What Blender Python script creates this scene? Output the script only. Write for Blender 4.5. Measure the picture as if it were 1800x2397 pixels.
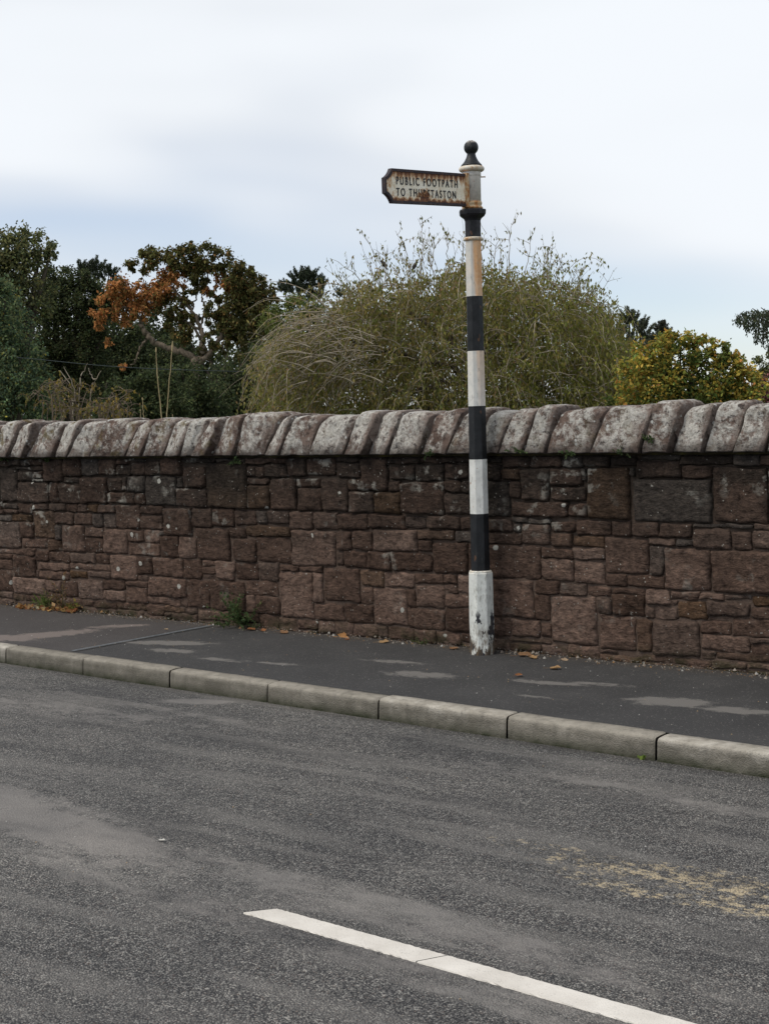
import bpy, bmesh, math, random
import numpy as np
from mathutils import Vector, Matrix, noise
random.seed(7); rng = np.random.default_rng(11)
R_ = math.radians
for o in list(bpy.data.objects): bpy.data.objects.remove(o, do_unlink=True)
S = bpy.context.scene
COL = S.collection
# ---------------------------------------------------------------- camera
YAW, PIT, ROL, EYE = R_(38.863), R_(-4.116), R_(-1.970), 1.6886
FPX, CX, CY = 3464.0, 900.0, 1198.5          # focal length and centre in photograph pixels
F = Vector((-math.sin(YAW)*math.cos(PIT), math.cos(YAW)*math.cos(PIT), math.sin(PIT)))
R0 = Vector((math.cos(YAW), math.sin(YAW), 0)); U0 = R0.cross(F)
R = R0*math.cos(ROL)+U0*math.sin(ROL); U = U0*math.cos(ROL)-R0*math.sin(ROL)
cd = bpy.data.cameras.new('camera'); cam = bpy.data.objects.new('camera', cd); COL.objects.link(cam)
cd.sensor_fit = 'VERTICAL'; cd.sensor_height = 24; cd.lens = FPX/2397*24; cd.clip_start = .1; cd.clip_end = 5000
cam.matrix_world = Matrix(((R.x, U.x, -F.x, 0), (R.y, U.y, -F.y, 0), (R.z, U.z, -F.z, EYE), (0, 0, 0, 1)))
S.camera = cam
S.render.resolution_x = 768; S.render.resolution_y = 1024
vs = S.view_settings; vs.view_transform = 'Standard'; vs.look = 'None'; vs.gamma = 1; vs.exposure = 0.15; vs.use_curve_mapping = False
S.render.engine = 'CYCLES'
def at(u, v, d):          # a point d metres in front of the camera
    q = F+R*((u-CX)/FPX)-U*((v-CY)/FPX)
    return Vector((0, 0, EYE))+q*d
# ---------------------------------------------------------------- node helper
class N:
    def __init__(s, tree): s.t = tree; tree.nodes.clear()
    def new(s, typ, **kw):
        n = s.t.nodes.new(typ)
        for k, v in kw.items(): setattr(n, k, v)
        return n
    def put(s, sock, v):
        if v is None: return
        if hasattr(v, 'is_linked') and hasattr(v, 'node'): s.t.links.new(v, sock)
        elif isinstance(v, (tuple, list)):
            sock.default_value = tuple(v) if len(v) == len(sock.default_value) else (tuple(v)+(1,))[:len(sock.default_value)]
        else:
            try: sock.default_value = v
            except TypeError: sock.default_value = (v,)*len(sock.default_value)
    def m(s, op, a, b=None, c=None, clamp=False):
        n = s.new('ShaderNodeMath', operation=op, use_clamp=clamp)
        for i, v in enumerate((a, b, c)):
            if v is not None: s.put(n.inputs[i], v)
        return n.outputs[0]
    def vm(s, op, a, b=None, out=0):
        n = s.new('ShaderNodeVectorMath', operation=op); s.put(n.inputs[0], a); s.put(n.inputs[1], b); return n.outputs[out]
    def scl(s, v, xyz): return s.vm('MULTIPLY', v, xyz)
    def noise(s, v, scale, detail=4, rough=.55, dist=0, col=False):
        n = s.new('ShaderNodeTexNoise'); s.put(n.inputs['Vector'], v); s.put(n.inputs['Scale'], scale); s.put(n.inputs['Detail'], detail)
        s.put(n.inputs['Roughness'], rough); s.put(n.inputs['Distortion'], dist); return n.outputs[1 if col else 0]
    def vor(s, v, scale, out=0, feature='F1', rand=1):
        n = s.new('ShaderNodeTexVoronoi', feature=feature); s.put(n.inputs['Vector'], v); s.put(n.inputs['Scale'], scale); s.put(n.inputs['Randomness'], rand)
        return n.outputs[out]
    def mr(s, v, a, b, c=0, d=1, smooth=False):
        n = s.new('ShaderNodeMapRange', clamp=True, interpolation_type='SMOOTHSTEP' if smooth else 'LINEAR'); s.put(n.inputs[0], v)
        for i, x in enumerate((a, b, c, d)): s.put(n.inputs[i+1], x)
        return n.outputs[0]
    def mix(s, f, a, b, typ='MIX'):
        n = s.new('ShaderNodeMix', data_type='RGBA', blend_type=typ); s.put(n.inputs[0], f)
        for sock, v in ((n.inputs[6], a), (n.inputs[7], b)): s.put(sock, v)
        return n.outputs[2]
    def ramp(s, f, stops):
        n = s.new('ShaderNodeValToRGB'); e = n.color_ramp.elements
        while len(e) < len(stops): e.new(.5)
        for q, (p, c) in zip(e, stops): q.position = p; q.color = (c[0], c[1], c[2], 1)
        s.put(n.inputs[0], f); return n.outputs[0]
    def sep(s, v):
        n = s.new('ShaderNodeSeparateXYZ'); s.put(n.inputs[0], v); return n.outputs
    def comb(s, x, y, z):
        n = s.new('ShaderNodeCombineXYZ')
        for i, v in enumerate((x, y, z)): s.put(n.inputs[i], v)
        return n.outputs[0]
    def pos(s): return s.new('ShaderNodeNewGeometry').outputs['Position']
    def obj(s): return s.new('ShaderNodeTexCoord').outputs['Object']
    def rnd(s): return s.new('ShaderNodeObjectInfo').outputs['Random']
    def attr(s, name): return s.new('ShaderNodeAttribute', attribute_name=name).outputs['Color']
    def bump(s, h, dist, strength=1, normal=None):
        n = s.new('ShaderNodeBump'); s.put(n.inputs['Height'], h); s.put(n.inputs['Distance'], dist); s.put(n.inputs['Strength'], strength)
        if normal is not None: s.put(n.inputs['Normal'], normal)
        return n.outputs[0]
    def out(s, col, rough=.8, normal=None, spec=.3, metal=0, trans=0):
        b = s.new('ShaderNodeBsdfPrincipled'); o = s.new('ShaderNodeOutputMaterial')
        s.put(b.inputs['Base Color'], col); s.put(b.inputs['Roughness'], rough); s.put(b.inputs['Specular IOR Level'], spec); s.put(b.inputs['Metallic'], metal)
        if normal is not None: s.put(b.inputs['Normal'], normal)
        sh = b.outputs[0]
        if trans:
            t = s.new('ShaderNodeBsdfTranslucent'); s.put(t.inputs[0], col); mx = s.new('ShaderNodeMixShader'); s.put(mx.inputs[0], trans)
            s.t.links.new(sh, mx.inputs[1]); s.t.links.new(t.outputs[0], mx.inputs[2]); sh = mx.outputs[0]
        s.t.links.new(sh, o.inputs[0])
def mat(name):
    m = bpy.data.materials.new(name); m.use_nodes = True; return m, N(m.node_tree)
# ---------------------------------------------------------------- sky and sun
SUN_EL, SUN_AZ = R_(54), R_(-150)      # azimuth measured from +Y towards +X: high, from behind the camera on the left
SKX, SKY = 26.1, 40.3
W = bpy.data.worlds.new('World'); S.world = W; W.use_nodes = True
n = N(W.node_tree)
sky = n.new('ShaderNodeTexSky', sky_type='NISHITA', sun_disc=False, sun_elevation=SUN_EL, sun_rotation=SUN_AZ, air_density=1.0, dust_density=.2, ozone_density=1.0)
d = n.new('ShaderNodeTexCoord').outputs['Generated']
x, y, z = n.sep(d)
st = n.comb(x, y, n.m('ADD', n.m('MULTIPLY', z, 4.2), n.m('MULTIPLY', x, .35)))        # long flat banks of thin cloud
c1 = n.noise(n.vm('ADD', st, (SKX, 1.3, .2)), 1.5, 3, .45, .25)
c2 = n.noise(n.vm('ADD', st, (4.2, SKY, .9)), .8, 2, .5, .2)
cover = n.mr(n.m('ADD', n.m('MULTIPLY', c1, .55), n.m('MULTIPLY', c2, .55)), .43, .61, .40, 1.0, True)
bright = n.mr(c1, .34, .62, .71, .87, True)
cloud = n.mix(1, (.945, .985, 1.035), n.comb(bright, bright, bright), 'MULTIPLY')
blue = n.mix(1, sky.outputs[0], (.094, .104, .126), 'MULTIPLY')
colr = n.mix(cover, blue, cloud)
bg = n.new('ShaderNodeBackground'); n.put(bg.inputs[0], colr); bg.inputs[1].default_value = 1.0
wo = n.new('ShaderNodeOutputWorld'); n.t.links.new(bg.outputs[0], wo.inputs[0])
sd = bpy.data.lights.new('sun', 'SUN'); sd.energy = 2.4; sd.angle = R_(38); sd.color = (1, .94, .84)
sun = bpy.data.objects.new('sun', sd); COL.objects.link(sun)
sv = Vector((math.sin(SUN_AZ)*math.cos(SUN_EL), math.cos(SUN_AZ)*math.cos(SUN_EL), math.sin(SUN_EL)))
sun.rotation_euler = sv.to_track_quat('Z', 'Y').to_euler(); sun.location = (0, 0, 30)
# ---------------------------------------------------------------- object helpers
def tag(o, label=None, cat=None, group=None, kind=None):
    if label: o['label'] = label
    if cat: o['category'] = cat
    if group: o['group'] = group
    if kind: o['kind'] = kind
    return o
def empty(name, loc=(0, 0, 0)):
    o = bpy.data.objects.new(name, None); o.location = loc; o.empty_display_size = .1; COL.objects.link(o); return o
def wl(p):                                # where a parent's origin lies in the world
    v = Vector((0, 0, 0))
    while p is not None: v = v+Vector(p.location); p = p.parent
    return v
def mesh(name, V, Fc, m, parent=None, smooth=False, loc=None):     # V in world coordinates
    org = wl(parent)+Vector(loc or (0, 0, 0)); V = [Vector(v)-org for v in V]
    me = bpy.data.meshes.new(name); me.from_pydata([tuple(v) for v in V], [], [tuple(f) for f in Fc]); me.update()
    if smooth: me.polygons.foreach_set('use_smooth', [True]*len(me.polygons))
    o = bpy.data.objects.new(name, me); me.materials.append(m); COL.objects.link(o)
    if loc: o.location = loc
    if parent is not None: o.parent = parent
    return o
def quads(name, V, Q, m, parent=None, smooth=False, col=None):          # numpy mesh of quads, with colour per vertex
    me = bpy.data.meshes.new(name); V = np.asarray(V, np.float32)-np.array(wl(parent), np.float32); Q = np.asarray(Q, np.int32)
    me.vertices.add(len(V)); me.vertices.foreach_set('co', V.ravel())
    me.loops.add(Q.size); me.loops.foreach_set('vertex_index', Q.ravel())
    me.polygons.add(len(Q)); me.polygons.foreach_set('loop_start', np.arange(0, Q.size, Q.shape[1], dtype=np.int32))
    me.update(calc_edges=True)
    if smooth: me.polygons.foreach_set('use_smooth', np.ones(len(Q), bool))
    if col is not None:
        a = me.attributes.new('col', 'FLOAT_COLOR', 'POINT'); c = np.ones((len(V), 4), np.float32); c[:, :3] = col; a.data.foreach_set('color', c.ravel())
    me.materials.append(m); o = bpy.data.objects.new(name, me); COL.objects.link(o)
    if parent is not None: o.parent = parent
    return o
def grid_faces(nu, nv, off=0, wrap=False):
    f = []
    for i in range(nu if wrap else nu-1):
        for j in range(nv-1):
            a = off+i*nv+j; b = off+((i+1) % nu)*nv+j
            f.append((a, b, b+1, a+1))
    return f
def nz(x, y, z, s=1): return noise.noise(Vector((x*s, y*s, z*s)))
# ================================================================ ground, road, kerb, pavement
D = 8.18                                                     # plane of the wall face
def kerb_y(x): return 6.668-.0385*(x+9.02)
def strip(xs, ya, yb, za, zb, ny):
    V = []
    for x in xs:
        for j in range(ny+1):
            t = j/ny; V.append((x, ya(x)*(1-t)+yb(x)*t, za*(1-t)+zb*t))
    return V, [tuple(reversed(f)) for f in grid_faces(len(xs), ny+1)]
def ellmask(n, p, lst):       # union of soft discs (x, y, rx, ry, angle, weight) on the ground
    tot = None
    for cx, cy, rx, ry, ang, w in lst:
        mp = n.new('ShaderNodeMapping', vector_type='TEXTURE'); n.put(mp.inputs[0], p); mp.inputs['Location'].default_value = (cx, cy, 0)
        mp.inputs['Rotation'].default_value = (0, 0, R_(ang)); mp.inputs['Scale'].default_value = (rx, ry, 1e6)
        v = n.mr(n.vm('LENGTH', mp.outputs[0], out=1), .25, 1.25, w, 0, True)
        tot = v if tot is None else n.m('MAXIMUM', tot, v)
    return tot
# grass
m_grass, n = mat('grass_ground'); p = n.pos()
n.out(n.ramp(n.noise(p, .8, 6), [(.3, (.03, .045, .015)), (.6, (.06, .08, .025)), (.8, (.11, .10, .04))]), .9, n.bump(n.noise(p, 30, 4), .03))
V = [(-2500, -2500, -.3), (2500, -2500, -.3), (2500, 2500, -.3), (-2500, 2500, -.3)]
tag(mesh('ground', V, [(0, 1, 2, 3)], m_grass), kind='structure')
V, Q = strip([-300, -40, -20, 0, 20, 40, 300], lambda x: D+.36, lambda x: 300, 0, 0, 4)
tag(mesh('field', V, Q, m_grass), kind='structure')
# road: surface dressing chippings, worn dusty tracks, sand spill
m_road, n = mat('road_asphalt'); p = n.pos(); px, py, pz = n.sep(p)
flat = n.comb(px, py, 0)
warp = n.vm('ADD', flat, n.vm('SCALE', n.noise(flat, 60, 2, col=True), None))
cell = n.vor(flat, 140, 1); dist = n.vor(flat, 140, 0); cr, cg, cb = n.sep(cell)
cell2 = n.vor(flat, 55, 1); c2r, c2g, c2b = n.sep(cell2)
big = n.noise(flat, .9, 5, .6); mid = n.noise(n.scl(flat, (1, 1.9, 1)), 4, 8, .76); fine = n.noise(flat, 220, 2, .6)
chip = n.ramp(n.m('ADD', n.m('MULTIPLY', cr, .75), n.m('MULTIPLY', c2g, .3)), [(.05, (.056, .055, .054)), (.40, (.124, .120, .113)), (.75, (.225, .216, .200)), (1, (.42, .40, .365))])
chip = n.mix(n.mr(cg, .9, 1, 0, .5), chip, (.17, .11, .085))
chip = n.mix(n.mr(dist, .38, .66, 0, .85), chip, (.022, .022, .024))
dust = n.mix(n.mr(fine, .3, .7), (.135, .126, .118), (.205, .190, .176))
tracks = ellmask(n, flat, [(-5.5, 4.12, 1.7, .34, -8, .95), (-3.3, 4.02, 1.7, .20, -4, .72), (-2.3, 3.62, 1.8, .22, -3, .6), (-4.2, 3.70, 1.3, .14, -2, .6), (-8, 4.6, 2.2, .5, -9, .7), (-6.7, 6.37, .36, .12, 24, 1.0), (-7.5, 5.75, 2.0, .28, 8, .55), (-3.3, 5.9, 1.7, .16, -3, .5), (-7, 6.1, 2.4, .10, -2, .5), (-1.7, 5.8, 1.2, .2, -3, .6)])
tm = n.mr(n.m('ADD', n.m('MULTIPLY', tracks, .75), n.m('MULTIPLY', n.m('SUBTRACT', mid, .5), 1.9)), .24, .60, 0, .80)
col = n.mix(tm, chip, dust)
col = n.mix(1, col, n.ramp(big, [(.3, (.70, .71, .73)), (.7, (1.25, 1.23, 1.2))]), 'MULTIPLY')
mid2 = n.noise(n.scl(flat, (1, 1.3, 1)), 13, 8, .84)
sand = ellmask(n, flat, [(-2.55, 4.92, .85, .22, 6, .95), (-2.2, 4.74, .6, .16, 2, .95), (-2.75, 4.70, .40, .10, -5, .9), (-1.8, 4.86, .5, .30, 0, 1), (-3.25, 4.97, .5, .10, 5, .78), (-2.9, 4.85, .5, .2, 0, .8)])
sm = n.mr(n.m('ADD', n.m('MULTIPLY', sand, .55), n.m('MULTIPLY', n.m('SUBTRACT', mid2, .5), 3.2)), .50, .64, 0, .82)
sm = n.m('MULTIPLY', sm, n.mr(cb, .05, .35, .25, 1))
col = n.mix(sm, col, n.mix(fine, (.42, .33, .20), (.60, .50, .34)))
col = n.mix(n.mr(n.m('ADD', py, n.m('MULTIPLY', px, .0385)), 6.19, 6.31, 0, .35), col, (.045, .042, .038))   # grit and moss washed into the channel
crk = n.m('ABSOLUTE', n.m('SUBTRACT', n.noise(n.vm('ADD', flat, (3.3, 1.7, 0)), 1.6, 6, .6), .5))
crm = n.m('MULTIPLY', n.mr(crk, .002, .006, 1, 0), n.mr(n.noise(flat, 1.1, 2), .54, .62))
col = n.mix(n.m('MULTIPLY', crm, .75), col, (.020, .020, .020))
seam = n.m('ADD', n.m('SUBTRACT', py, n.m('MULTIPLY', px, -.0385)), n.m('MULTIPLY', n.m('SUBTRACT', n.noise(flat, 2, 3), .5), .08))
col = n.mix(n.m('MULTIPLY', n.mr(n.noise(n.scl(flat, (.12, 1, 1)), 6, 5, .6), .48, .62), .42), col, (.190, .178, .164))          # long worn streaks
col = n.mix(n.mr(n.noise(n.scl(flat, (.25, 1, 1)), 3.1, 5, .6), .54, .68, 0, .45), col, (.040, .039, .040))
hgt = n.m('ADD', n.m('MULTIPLY', n.m('SUBTRACT', 1, dist), n.mr(tm, 0, 1, 1, .25)), n.m('MULTIPLY', mid, .6))
n.out(col, .78, n.bump(hgt, .009, 1), .25)
V, Q = strip([-300, -60, -20, -12, -8, -4, 0, 6, 20, 60, 300], lambda x: .9, lambda x: 6.66 if x < -60 else (kerb_y(x)+.06 if abs(x) < 21 else kerb_y(-20 if x < 0 else 20)+.05), -.12, -.12, 6)
road = tag(mesh('road', V, Q, m_road), kind='structure')
# centre line: thick worn thermoplastic with a slanted end and a crack
m_line, n = mat('line_paint'); p = n.pos()
a = n.noise(p, 7, 5); b = n.noise(p, 180, 3)
col = n.ramp(a, [(.3, (.50, .465, .415)), (.7, (.63, .595, .54))]); col = n.mix(n.mr(n.m('ADD', n.m('MULTIPLY', b, .7), n.m('MULTIPLY', n.noise(p, 22, 5, .7), .3)), .56, .66, 0, .6), col, (.30, .28, .25))
n.out(col, .75, n.bump(n.m('ADD', n.m('MULTIPLY', a, 2), b), .003, .6), .3)
def line_piece(x0, x1, s0, s1):      # s0/s1: x offset of the far edge at the two ends
    V = []; Fq = []; k = 60
    xx0 = lambda i: x0+(x1-x0)*i/60
    for i in range(k+1):
        t = i/k
        for j, yy in enumerate((3.712, 3.714, 3.812, 3.814)):
            off = s0*(1-t)+s1*t
            e = .0045*nz(x0+i*.31, j, 0, 3.1)+.003*nz(xx0(i), j//2, 4, 40) if i not in (0, k) else .002*nz(i, j, 1)
            xx = x0+(x1-x0)*t+off*(1 if j > 1 else 0)
            V.append((xx, yy-.0335*(xx+3.68)+e, -.1200 if j in (0, 3) else -.1155))
    Fq = [tuple(reversed(f)) for f in grid_faces(k+1, 4)]
    return mesh('painted_line', V, Fq, m_line, road)
line_piece(-3.708, -2.905, .075, .052); line_piece(-2.900, -1.6, .052, .0)
line_piece(1.2, 3.2, .03, 0); line_piece(-9.6, -7.7, .03, 0) if False else None
# kerb
m_kerb, n = mat('kerb_concrete'); p = n.pos(); px, py, pz = n.sep(p)
a = n.noise(p, 9, 6, .65); b = n.noise(p, 130, 3, .6); rn = n.rnd()
col = n.ramp(n.m('ADD', n.m('MULTIPLY', a, .7), n.m('MULTIPLY', rn, .3)), [(.3, (.20, .182, .150)), (.55, (.32, .292, .245)), (.75, (.48, .445, .385))])
col = n.mix(n.mr(b, .58, .72, 0, .55), col, (.115, .105, .09))
col = n.mix(n.m('MULTIPLY', n.mr(pz, -.04, -.004, .8, 0), n.mr(n.noise(p, 5, 5, .7), .3, .6, .3, 1)), col, (.085, .078, .062))
col = n.mix(n.mr(n.noise(n.scl(p, (1, 1, .25)), 22, 4), .52, .7, 0, .45), col, (.105, .097, .082))
col = n.mix(n.m('MULTIPLY', n.mr(pz, -.116, -.062, 1, 0), n.mr(a, .28, .60, .35, 1)), col, (.028, .032, .016))   # green algae in the channel
n.out(col, .85, n.bump(n.m('ADD', a, n.m('MULTIPLY', b, .8)), .010, 1), .15)
kerb = empty('kerb', (-5.5, kerb_y(-5.5), -.12)); kerb['kind'] = 'structure'
ang = -math.atan(.0385)
prof = [(.004, -.22), (.0, -.118), (.003, -.055), (.006, -.018), (.007, -.013), (.013, -.003), (.018, -.0005), (.032, .001), (.075, .003), (.126, .002), (.130, -.006), (.130, -.22)]
for i in range(-5, 14):
    x0 = -9.02+.915*i+.006; L = .915-.012; V = []
    dz, dy, tw = random.uniform(-.004, .004), random.uniform(-.003, .003), random.uniform(-.003, .003)
    us = [0, .004, .012, .2, .4, .6, .8, .988, .996, 1.0]
    us = [u*L for u in (0, .005, .015, .2, .4, .6, .8, .985, .995, 1)]
    for k, u in enumerate(us):
        end = .006 if k in (0, 9) else (.0018 if k in (1, 8) else 0)
        for (pa, pz_) in prof:
            xx = x0+u; e = .003*nz(xx*17, pa*40, pz_*40+i)+.003*nz(xx*3, pa, pz_)
            V.append((xx, kerb_y(xx)+pa+dy+tw*(u-L/2)+(end if pa < .06 else -end)+e, pz_+dz-(end if pz_ > -.02 else 0)+e*.6))
    nf = grid_faces(len(us), len(prof)); cap = [tuple(range(len(prof))), tuple(reversed([9*len(prof)+j for j in range(len(prof))]))]
    mesh('kerb_stone', V, [tuple(reversed(f)) for f in nf]+cap, m_kerb, kerb, True)
# pavement
m_pave, n = mat('pavement_asphalt'); p = n.pos(); px, py, pz = n.sep(p); flat = n.comb(px, py, 0)
a = n.noise(flat, 2.2, 5, .6); b = n.noise(n.scl(flat, (1, 1.5, 1)), 7, 8, .80); g = n.noise(flat, 190, 3, .7); v = n.vor(flat, 150, 1); vr, vg, vb = n.sep(v)
col = n.ramp(n.m('ADD', n.m('MULTIPLY', a, .5), n.m('MULTIPLY', g, .5)), [(.3, (.024, .0235, .0235)), (.55, (.041, .040, .0395)), (.75, (.068, .065, .062))])
col = n.mix(n.mr(vr, .94, .99, 0, .55), col, (.17, .16, .15))
left = n.mr(px, -8.45, -8.32, 1, 0)
col = n.mix(n.m('MULTIPLY', left, .35), col, (.075, .062, .058))
dry = ellmask(n, flat, [(-9.25, 7.18, .62, .20, 62, 1), (-9.5, 6.95, .5, .15, 5, 1), (-9.0, 7.78, .34, .10, 40, .8), (-8.02, 7.38, .46, .13, 20, .95), (-7.72, 7.15, .3, .09, 10, .85), (-7.15, 7.06, .34, .07, 5, .7), (-6.66, 7.12, .3, .05, 5, .6), (-6.05, 7.52, .3, .08, 6, .7), (-5.6, 7.25, .34, .13, 10, .75), (-4.72, 7.40, .34, .08, 8, .76), (-4.45, 7.50, .26, .06, 5, .7), (-3.86, 7.25, .30, .13, 12, 1.15), (-3.45, 7.22, .32, .10, 6, .88), (-4.6, 7.02, .2, .04, 5, .55), (-2.6, 7.1, .5, .12, 10, .9), (-11, 7.3, .6, .2, 30, .9)])
dm = n.mr(n.m('ADD', n.m('MULTIPLY', dry, .92), n.m('ADD', n.m('MULTIPLY', n.m('SUBTRACT', b, .5), 2.6), n.m('MULTIPLY', n.m('SUBTRACT', g, .5), 1.0))), .34, .60, 0, .85)
col = n.mix(dm, col, n.mix(g, n.mix(left, (.105, .098, .09), (.125, .102, .09)), n.mix(left, (.185, .172, .158), (.205, .172, .155))))
col = n.mix(n.m('MULTIPLY', n.mr(py, 7.99, 8.16, 0, 1), n.mr(b, .35, .6, .2, .85)), col, (.045, .037, .03))       # soil and grit at the foot of the wall
n.out(col, .8, n.bump(n.m('ADD', g, n.m('MULTIPLY', vg, .5)), .003, .7), .3)
xs = [-300, -60, -20]+[-14+.5*i for i in range(30)]+[2, 5, 8, 20, 60, 300]
V, Q = strip(xs, lambda x: kerb_y(max(-20, min(20, x)))+.128, lambda x: D+.06, -.002, .012, 8)
V = [(x, y, z+(.004*nz(x*2, y*2, 3) if abs(x) < 15 else 0)) for x, y, z in V]
pave = tag(mesh('pavement', V, Q, m_pave, None, True), kind='structure')
m_seal, n = mat('joint_sealant'); p = n.pos(); n.out(n.ramp(n.noise(p, 25, 4), [(.3, (.10, .11, .115)), (.7, (.17, .18, .185))]), .6)
V = []
for i in range(25):
    t = i/24; yy = kerb_y(-8.4)+.13+(8.08-kerb_y(-8.4)-.13)*t; xx = -8.385+.095*t+.006*nz(t*9, 0, 2)
    w = .010+.003*nz(t*20, 5, 1)
    z0 = .006+.012*t
    for dx, dz in ((-w, 0), (-w*.6, .005), (w*.6, .005), (w, 0)): V.append((xx+dx, yy, z0+dz))
mesh('joint_strip', V, grid_faces(25, 4), m_seal, pave)
# the far side behind the camera, so that the road is a road
V, Q = strip([-300, -10, 10, 300], lambda x: -1.6, lambda x: .78, 0, 0, 3)
tag(mesh('pavement_opposite', V, Q, m_pave), kind='structure')
V = []; xs = [-60+.915*i*4 for i in range(33)]
for x in xs:
    for pa, pz_ in ((.78, -.2), (.78, 0), (.905, 0), (.91, -.2)): V.append((x, pa, pz_+.004))
tag(mesh('kerb_opposite', V, [tuple(reversed(f)) for f in grid_faces(len(xs), 4)], m_kerb), kind='structure')
# ================================================================ the stone wall
m_stone, n = mat('red_sandstone'); p = n.pos(); px, py, pz = n.sep(p); rn = n.rnd()
seed = n.vm('ADD', p, n.comb(n.m('MULTIPLY', rn, 37), 0, n.m('MULTIPLY', rn, 11)))
a = n.noise(seed, 4.5, 5, .62); bed = n.noise(n.scl(seed, (.45, .45, 1.3)), 15, 4, .62); f = n.noise(seed, 75, 3, .7); mo = n.noise(n.scl(seed, (.8, .8, 1.15)), 24, 6, .74)
tone = n.m('FRACT', n.m('MULTIPLY', rn, 7.31))
col = n.ramp(n.m('ADD', n.m('MULTIPLY', a, .5), n.m('MULTIPLY', tone, .5)), [(.22, (.058, .037, .028)), (.45, (.098, .064, .049)), (.62, (.130, .086, .067)), (.82, (.185, .130, .104))])
ton2 = n.m('FRACT', n.m('MULTIPLY', rn, 23.7))
col = n.mix(n.m('MULTIPLY', n.mr(ton2, .82, .9, 0, .65), n.mr(pz, .45, .8, .25, 1)), col, n.ramp(a, [(.3, (.055, .053, .050)), (.7, (.14, .133, .120))]))     # some stones are grey
col = n.mix(n.mr(ton2, .0, .10, .6, 0), col, n.ramp(a, [(.35, (.045, .028, .010)), (.65, (.115, .066, .030))]))      # some are ochre with algae
high = n.m('ADD', pz, n.m('MULTIPLY', n.m('SUBTRACT', n.noise(p, 2.3, 4), .5), .9))
col = n.mix(n.m('MULTIPLY', n.mr(high, .52, 1.12, .0, .90), n.mr(n.m('ADD', n.m('MULTIPLY', a, .7), n.m('MULTIPLY', tone, .3)), .30, .58, .35, 1)), col, (.022, .019, .016))  # soot and algae on the upper courses
col = n.mix(1, col, n.ramp(mo, [(.30, (.20, .19, .18)), (.44, (.76, .75, .74)), (.58, (1.2, 1.18, 1.15)), (.72, (2.1, 1.95, 1.85))]), 'MULTIPLY')
col = n.mix(n.mr(f, .60, .74, 0, .35), col, (.26, .19, .16))
l1 = n.noise(n.vm('ADD', p, (7, 3, 1)), 9, 5, .6); l2 = n.noise(n.vm('ADD', p, (1, 9, 4)), 2.6, 3, .5)
col = n.mix(n.m('MULTIPLY', n.mr(l1, .57, .65), n.m('MULTIPLY', n.mr(l2, .50, .62, 0, .62), n.mr(pz, .35, .85, .35, 1))), col, (.33, .315, .275))                # pale lichen
spot = n.vor(p, 11, 0); sr = n.sep(n.vor(p, 11, 1))[0]
col = n.mix(n.m('MULTIPLY', n.mr(n.m('ADD', spot, n.m('MULTIPLY', n.noise(p, 45, 3), .18)), .29, .33, 1, 0), n.mr(sr, .955, .96, 0, .9)), col, (.45, .44, .39))
spt = n.vor(p, 55, 0); s2 = n.sep(n.vor(p, 55, 1))[1]
col = n.mix(n.m('MULTIPLY', n.mr(spt, .2, .3, 1, 0), n.mr(s2, .93, .95, 0, .75)), col, (.36, .34, .30))
st = n.noise(n.scl(p, (1, 1, .06)), 26, 2, .5)
col = n.mix(n.m('MULTIPLY', n.mr(st, .70, .74), n.mr(n.noise(p, 5, 2), .56, .62, 0, .55)), col, (.36, .34, .30))       # thin lime runs
col = n.mix(n.m('MULTIPLY', n.mr(pz, .02, .14, .8, 0), n.mr(n.noise(p, 7, 4), .42, .6)), col, (.030, .033, .014))      # moss along the foot
hgt = n.m('ADD', n.m('ADD', n.m('MULTIPLY', bed, .8), n.m('MULTIPLY', a, .6)), n.m('ADD', n.m('MULTIPLY', mo, 1.5), n.m('MULTIPLY', f, .25)))
n.out(col, .92, n.bump(hgt, .026, 1.0), .08)
m_mort, n = mat('old_mortar'); p = n.pos(); px, py, pz = n.sep(p)
a = n.noise(p, 14, 5, .6); b = n.noise(p, 110, 3, .6)
col = n.ramp(n.m('ADD', n.m('MULTIPLY', a, .6), n.m('MULTIPLY', b, .4)), [(.3, (.075, .050, .038)), (.6, (.125, .090, .070)), (.8, (.24, .195, .16))])
col = n.mix(n.mr(n.m('ADD', pz, n.m('MULTIPLY', a, .5)), .9, 1.4, 0, .75), col, (.045, .036, .028))
n.out(col, .95, n.bump(n.m('ADD', a, b), .012, 1), .1)
wall = empty('stone_wall', (-7.4, D+.18, 0))
tag(wall, 'long brown sandstone roadside wall topped with slanting rounded pale coping stones', 'wall')
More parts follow.
